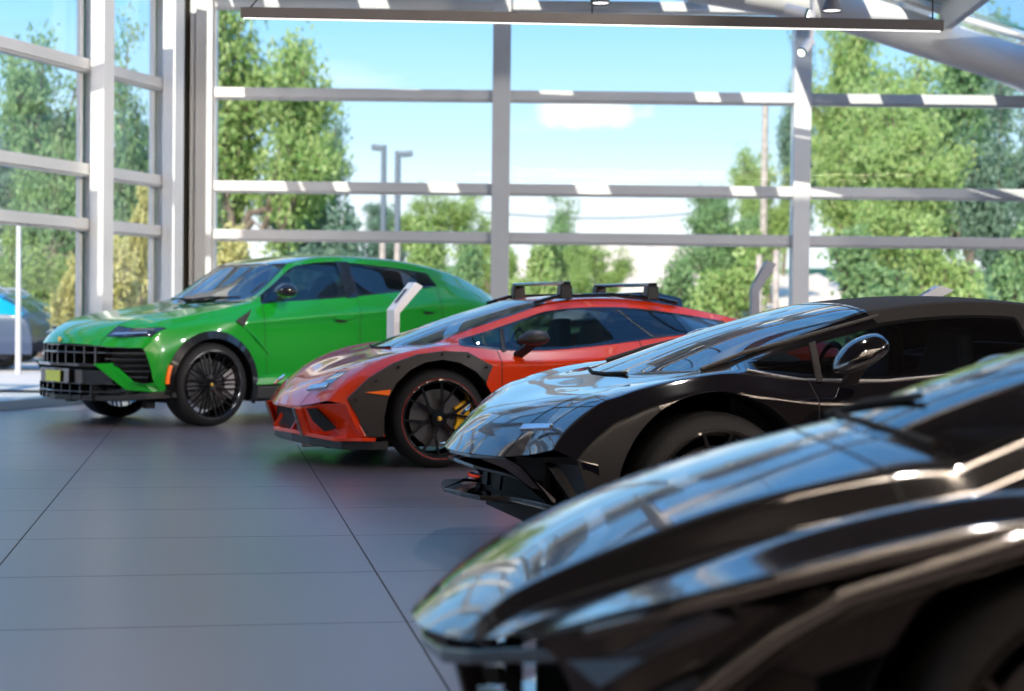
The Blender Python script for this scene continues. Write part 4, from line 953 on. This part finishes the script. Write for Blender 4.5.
# ------------------------------------------------------------------ outside: paving, bank, trees, poles, parked cars
g = mesh_obj('ground', [(-60, YB + .25, -.03), (60, YB + .25, -.03), (60, 48, -.03), (-60, 48, -.03)], [(0, 1, 2, 3)], M_asph); struct(g)
V = [lw(s_, -.22, -.03) for s_ in (-1, 40)] + [(-60, -20, -.03), (-60, YB + .25, -.03)]
g = mesh_obj('ground', [V[0], V[3], V[2], V[1]], [(0, 1, 2, 3)], M_asph); struct(g)
def hill(name, x0, x1, y0, y1, zf, m_, nx=40, ny=16):
    V = []; rnd = random.Random(3)
    for j in range(ny + 1):
        for i in range(nx + 1):
            x = x0 + (x1 - x0) * i / nx; y_ = y0 + (y1 - y0) * j / ny; V.append((x, y_, zf(x, y_) + rnd.uniform(-.12, .12) * (j > 0)))
    W = nx + 1
    return struct(mesh_obj(name, V, [(j * W + i, j * W + i + 1, (j + 1) * W + i + 1, (j + 1) * W + i) for j in range(ny) for i in range(nx)], m_, smooth=True))
def hz(x, y_):
    b_ = max(0, min(1, (y_ - 48) / 40)); return -.05 + b_ * 3.6
hill('hill', -60, 60, 48, 95, hz, M_grass)
# sandy bank glimpsed between the trees
hill('hill_sandy_bank', -1, 14, 55, 78, lambda x, y_: hz(x, y_) + .30 + 1.9 * max(0, (y_ - 55) / 23) * max(0, 1 - abs(x - 5.0) / 7.0), M_dirt, 24, 12)

def tree_meshes(seed, R, Hh, n, leafsz, trunk_h, lean=0):
    rnd = random.Random(seed)
    tb = MB(); tips = []
    def grow(p, d, L, r, dep):
        q = p + d * L; mid = (p + q) / 2 + Vector((rnd.uniform(-.06, .06), rnd.uniform(-.06, .06), 0)) * L
        tb.tube([p, mid, q], [r, r * .85, r * .68], 6 if dep else 9, False); tips.append((mid, dep)); tips.append((q, dep))
        if dep >= 3: return
        for k in range(3 if dep else 5):
            a = rnd.uniform(0, 6.28); sp_ = rnd.uniform(.45, 1.0) if dep else rnd.uniform(.5, 1.1)
            o_ = Vector((math.cos(a), math.sin(a), 0)); nd = (d + o_ * sp_ + Vector((0, 0, .12))).normalized()
            grow(q if k < 2 else mid.lerp(q, rnd.uniform(.2, 1)), nd, L * rnd.uniform(.62, .82), r * .6, dep + 1)
    grow(Vector((0, 0, 0)), Vector((lean, 0, 1)).normalized(), trunk_h, R * .055, 0)
    # clumps of leaves round the branch ends, flattened
    cl = [t_[0] for t_ in tips if t_[1] >= 2]
    z0, z1 = min(c.z for c in cl), max(c.z for c in cl); rx = max(math.hypot(c.x, c.y) for c in cl)
    sc = Vector((R / rx, R / rx, 1)); zs = (Hh - trunk_h * .9) / (z1 - z0)
    def fit(c): return Vector((c.x * sc.x, c.y * sc.y, trunk_h * .8 + (c.z - z0) * zs))
    tb.V = [tuple(Vector((v[0] * (1 + (sc.x - 1) * min(1, max(0, v[2] / max(z0, .1)))), v[1] * (1 + (sc.x - 1) * min(1, max(0, v[2] / max(z0, .1)))), v[2] if v[2] < z0 else trunk_h * .8 + (v[2] - z0) * zs if z0 > trunk_h * .8 else v[2]))) for v in tb.V]
    V = []; Fc = []
    for k in range(n):
        c = fit(rnd.choice(cl)); rr_ = R * .19
        while True:
            o_ = Vector((rnd.gauss(0, .55), rnd.gauss(0, .55), rnd.gauss(0, .38)))
            if o_.length < 1.4: break
        p = c + o_ * rr_
        a = Vector((rnd.uniform(-1, 1), rnd.uniform(-1, 1), rnd.uniform(-.5, .5))).normalized(); b_ = a.orthogonal().normalized(); b_ = Matrix.Rotation(rnd.uniform(0, 6.28), 3, a) @ b_
        s_ = leafsz * rnd.uniform(.6, 1.3); n0 = len(V)
        cx = a.cross(b_)
        V += [p - b_ * s_, p + cx * s_ * .45, p + b_ * s_, p - cx * s_ * .45]; Fc.append((n0, n0 + 1, n0 + 2, n0 + 3))
    tm = bpy.data.meshes.new('trunk'); tm.from_pydata(tb.V, [], tb.F); tm.update(); tm.materials.append(M_bark); tm.polygons.foreach_set('use_smooth', [True] * len(tm.polygons))
    return tm, V, Fc
def leafmesh(V, Fc, m_):
    me = bpy.data.meshes.new('leaves'); me.from_pydata([tuple(v) for v in V], [], Fc); me.update(); me.materials.append(m_); return me
VAR = []
for sd_, n in ((1, 20000), (5, 20000), (9, 17000)):
    tm, V, Fc = tree_meshes(sd_, 3.6, 8.5, n, .108, 2.4, .04 * (sd_ - 4))
    VAR.append((tm, {id(m_): leafmesh(V, Fc, m_) for m_ in (M_leafA, M_leafB, M_leafC, M_leafD)}))
tmS, VS, FS = tree_meshes(21, 1.5, 2.6, 5600, .085, .5)
SHR = (tmS, {id(m_): leafmesh(VS, FS, m_) for m_ in (M_leafA, M_leafB, M_leafC, M_leafD)})
def tree(name, px, ytop, wpx, Y, var, m_, label, group, cat='tree', base=None, rz=None):
    """px: column of the trunk, ytop: row of the crown's top, wpx: half width of the crown in pixels"""
    x = at(px, 300, Y).x; zt = at(px, ytop, Y).z; z0 = -.03 if Y < 48 else hz(x, Y)
    if x < XC and Y < 22 and False: pass
    o = empty(name, (x, Y, z0), rz if rz is not None else random.uniform(0, 6.28))
    tag(o, label, cat, group)
    R0, H0 = (3.6, 8.5) if var is not SHR else (1.5, 2.6)
    s = wpx * Y / F / R0; h = (zt - z0) / H0
    for nm, me in (('trunk', var[0]), ('leaves', var[1][id(m_)])):
        q = bpy.data.objects.new(nm, me); C.objects.link(q); q.parent = o; q.scale = (s, s, h)
        if nm == 'leaves': q['kind'] = 'stuff'
g1, g2, g3 = 'trees beyond the left windows', 'trees beyond the end windows', 'low trees and shrubs outside'
A, B, D, Cc = M_leafA, M_leafB, M_leafD, M_leafC
TR = [
 ('tree', 232, 2, 102, 52, VAR[0], A, 'tall leafy tree filling the leftmost pane of the end windows', g2),
 ('tree', 288, 120, 58, 58, VAR[1], D, 'darker blue-green tree behind the lower right side of the tall left tree', g2),
 ('tree', 215, 120, 60, 46, VAR[2], B, 'mid-green tree low behind the corner column of the two glass walls', g2),
 ('tree', 850, 62, 85, 50, VAR[1], A, 'tall light green tree just right of the right white post', g2),
 ('tree', 960, 20, 105, 57, VAR[0], B, 'tall dense tree under the curved white rafter', g2),
 ('tree', 1040, 40, 80, 50, VAR[2], D, 'dark green tree at the right edge beyond the end windows', g2),
 ('tree', 905, 100, 80, 44, VAR[0], A, 'yellow-green tree low between the right post and the white totem tip', g2),
 ('tree', 845, 25, 70, 67, VAR[0], A, 'tall light tree rising highest behind the right bays, left of the rafter shadow', g2),
 ('tree', 782, 30, 42, 76, VAR[2], D, 'slender open tree rising behind the right white post', g2),
 ('tree', 770, 150, 45, 60.5, VAR[1], A, 'light green tree touching the left side of the right white post', g2),
 ('tree', 715, 190, 62, 55, VAR[0], B, 'broad low tree between the sandy bank and the right white post', g2),
 ('tree', 545, 192, 55, 60, VAR[2], B, 'small round tree above the front roof bar of the red car', g2),
 ('tree', 600, 240, 42, 54, VAR[1], A, 'low bushy tree in front of the sandy bank', g2),
 ('tree', 450, 192, 52, 60, VAR[1], A, 'small light green tree left of the middle post', g2),
 ('tree', 385, 205, 50, 66, VAR[0], D, 'small dark tree behind the two street lamps', g2),
 ('tree', 490, 215, 40, 57, VAR[2], A, 'pale green tree half hidden by the middle post', g2),
 ('tree', 75, 45, 78, 42, VAR[1], B, 'tall tree beyond the outermost left window', g1),
 ('tree', 10, 130, 65, 46, VAR[0], D, 'dark green tree at the far left edge beyond the glass', g1),
 ('tree', 150, 30, 70, 38, VAR[2], B, 'tall tree beyond the narrow left window beside the corner', g1),
 ('tree', 40, 215, 60, 37.8, VAR[2], A, 'low leafy tree above the parked blue car', g1),
]
for q in TR: tree(*q)
SH = [
 (128, 245, 50, 29, Cc, 'golden-leaved bush beyond the left window, low behind the green car bonnet'), (150, 190, 36, 33.5, Cc, 'taller golden bush showing in the narrow left window'),
 (245, 232, 50, 36, Cc, 'golden-green bush above the green car windscreen'), (330, 215, 62, 44, D, 'dark shrub row end above the green car roof'),
 (425, 232, 55, 39.5, A, 'light green shrub above the tail of the green car'), (470, 240, 40, 36, B, 'mid-green shrub left of the middle post base'),
 (530, 250, 45, 40, A, 'bright shrub right of the middle post, above the red car windscreen'), (690, 262, 48, 46, B, 'mid-green shrub right of the sandy bank'),
 (745, 240, 60, 44, A, 'light shrub behind the shaded totem'), (850, 235, 70, 40, B, 'mid-green shrub right of the right post above the black roof'),
 (930, 225, 60, 36.5, A, 'bright shrub behind the white totem tip'), (1010, 230, 70, 40.5, B, 'mid-green shrub at the right edge above the black soft top'), (15, 265, 50, 50, B, 'shrub at the left edge behind the parked blue cars'),
 (80, 262, 36, 30.5, Cc, 'golden shrub right of the parked blue cars')]
for px, yt, wp, Y, m_, lab in SH: tree('shrub', px, yt, wp, Y, SHR, m_, lab, g3, 'shrub')

def pole(px, ytop, Y, r, m_, label, arm=None, cat='street lamp', name='street_lamp'):
    x = at(px, 200, Y).x; zt = at(px, ytop, Y).z; z0 = -.03 if Y < 48 else hz(x, Y)
    o = empty(name, (x, Y, z0)); tag(o, label, cat)
    MB().tube([(0, 0, -.1), (0, 0, zt - z0)], [r, r * .75], 12).build('pole', m_, o, True)
    if arm:
        MB().bar((0, 0, zt - z0 - .08), (arm, 0, zt - z0 - .04), .16, .14).build('lamp_head', m_, o, bevel=.02)
        MB().bar((arm * .3, 0, zt - z0 - .17), (arm, 0, zt - z0 - .13), .14, .03).build('lens', M_silver, o)
pole(383.5, 145, 47.9, .10, M_pole, 'taller of the two street lamps between the left tree and the middle post', -.35)
pole(397.5, 151, 47.9, .11, M_pole, 'shorter of the two street lamps, right of its taller twin', .42)
for px, yt, lab in ((764, 100, 'pale wooden utility pole left of the right white post'), (760, 255, 'short pale post in front of the trees behind the shaded totem'), (777, 250, 'short pale post close to the right white post'), (383, 238, 'reddish trunk-like post above the green car roof, left one'), (398, 238, 'pale trunk-like post above the green car roof, right one')):
    pole(px, yt, 36.5 if yt > 200 else 52, .085 if yt > 200 else .13, M_wood, lab, cat='pole', name='utility_pole')
pole(19, 225, 29, .05, M_mull, 'white flagpole-like post outside the left window in front of the blue cars', cat='pole', name='white_post')
# overhead wires in the end window
wa, wb = at(480, 212, 62), at(760, 205, 62)
tag(MB().tube([wa.lerp(wb, k / 12) + Vector((0, 0, -.35 * math.sin(math.pi * k / 12))) for k in range(13)], .03, 6).build('overhead_wire', M_pole), 'thin overhead wire crossing the sky over the sandy bank', 'wire')

# parked cars outside
def parked(loc, yaw, m_, label, roofbars=True, roof=None, win=None):
    r_ = empty('parked_car', loc, yaw); tag(r_, label, 'car', 'parked cars outside the left windows')
    def row(x, zt, zb, yt, roof=None):
        pts = [(0, zt), (.45, zt), (yt, zt - .04)]
        return [(x, q[0], q[1]) for q in pts] + [(x, .86, zb), (x, .90, .62), (x, .88, .3)]
    prof = [(-.85, .62, .60, .6), (-.7, .80, .74, .7), (-.3, .92, .84, .74), (.35, 1.0, .92, .76), (1.0, 1.38, .94, .62), (1.5, 1.47, .95, .60), (2.3, 1.46, .97, .60), (3.1, 1.38, 1.0, .60), (3.48, 1.05, 1.0, .70), (3.6, .80, .78, .7), (3.62, .55, .53, .7)]
    rows = [row(*q) for q in prof]
    def tg(i, j):
        if 3 <= i <= 3 and j <= 1: return 'ws'
        if i == 7 and j <= 1: return 'rw'
        if 4 <= i <= 7 and j == 2: return 'sw'
        if 4 <= i <= 6 and j <= 1: return 'rf'
        return 'b'
    car_body(r_, rows, tg, {2: .5, 3: .4}, {'b': ('body', m_, False), 'rf': ('roof', roof or m_, False), 'ws': ('windshield', M_carwin, False), 'rw': ('rear_window', M_carwin, False), 'sw': ('side_window', win or M_carwin, True)}, [(0, .33, .38), (2.65, .33, .38)], 3)
    for x in (0, 2.65):
        for s_ in (-1, 1): wheel(r_, x, s_, .86, .33, .22, .2, 'six')
    if roofbars:
        for s_ in (-1, 1): MB().tube([(.9, s_ * .62, 1.36), (1.1, s_ * .62, 1.50), (2.6, s_ * .62, 1.50), (2.8, s_ * .62, 1.36)], .03, 8).build('roof_rail', M_pole, r_, True)
parked((-12.1, 30.9, -.03), 0, M_bluec2, 'dark navy parked car outside the left window with a blue reflection painted on its windows', roof=M_bluec, win=M_carwin_refl)
parked((-12.9, 35.0, -.03), 0, M_bluec, 'bright blue parked car with dark roof rails, behind the navy one outside')
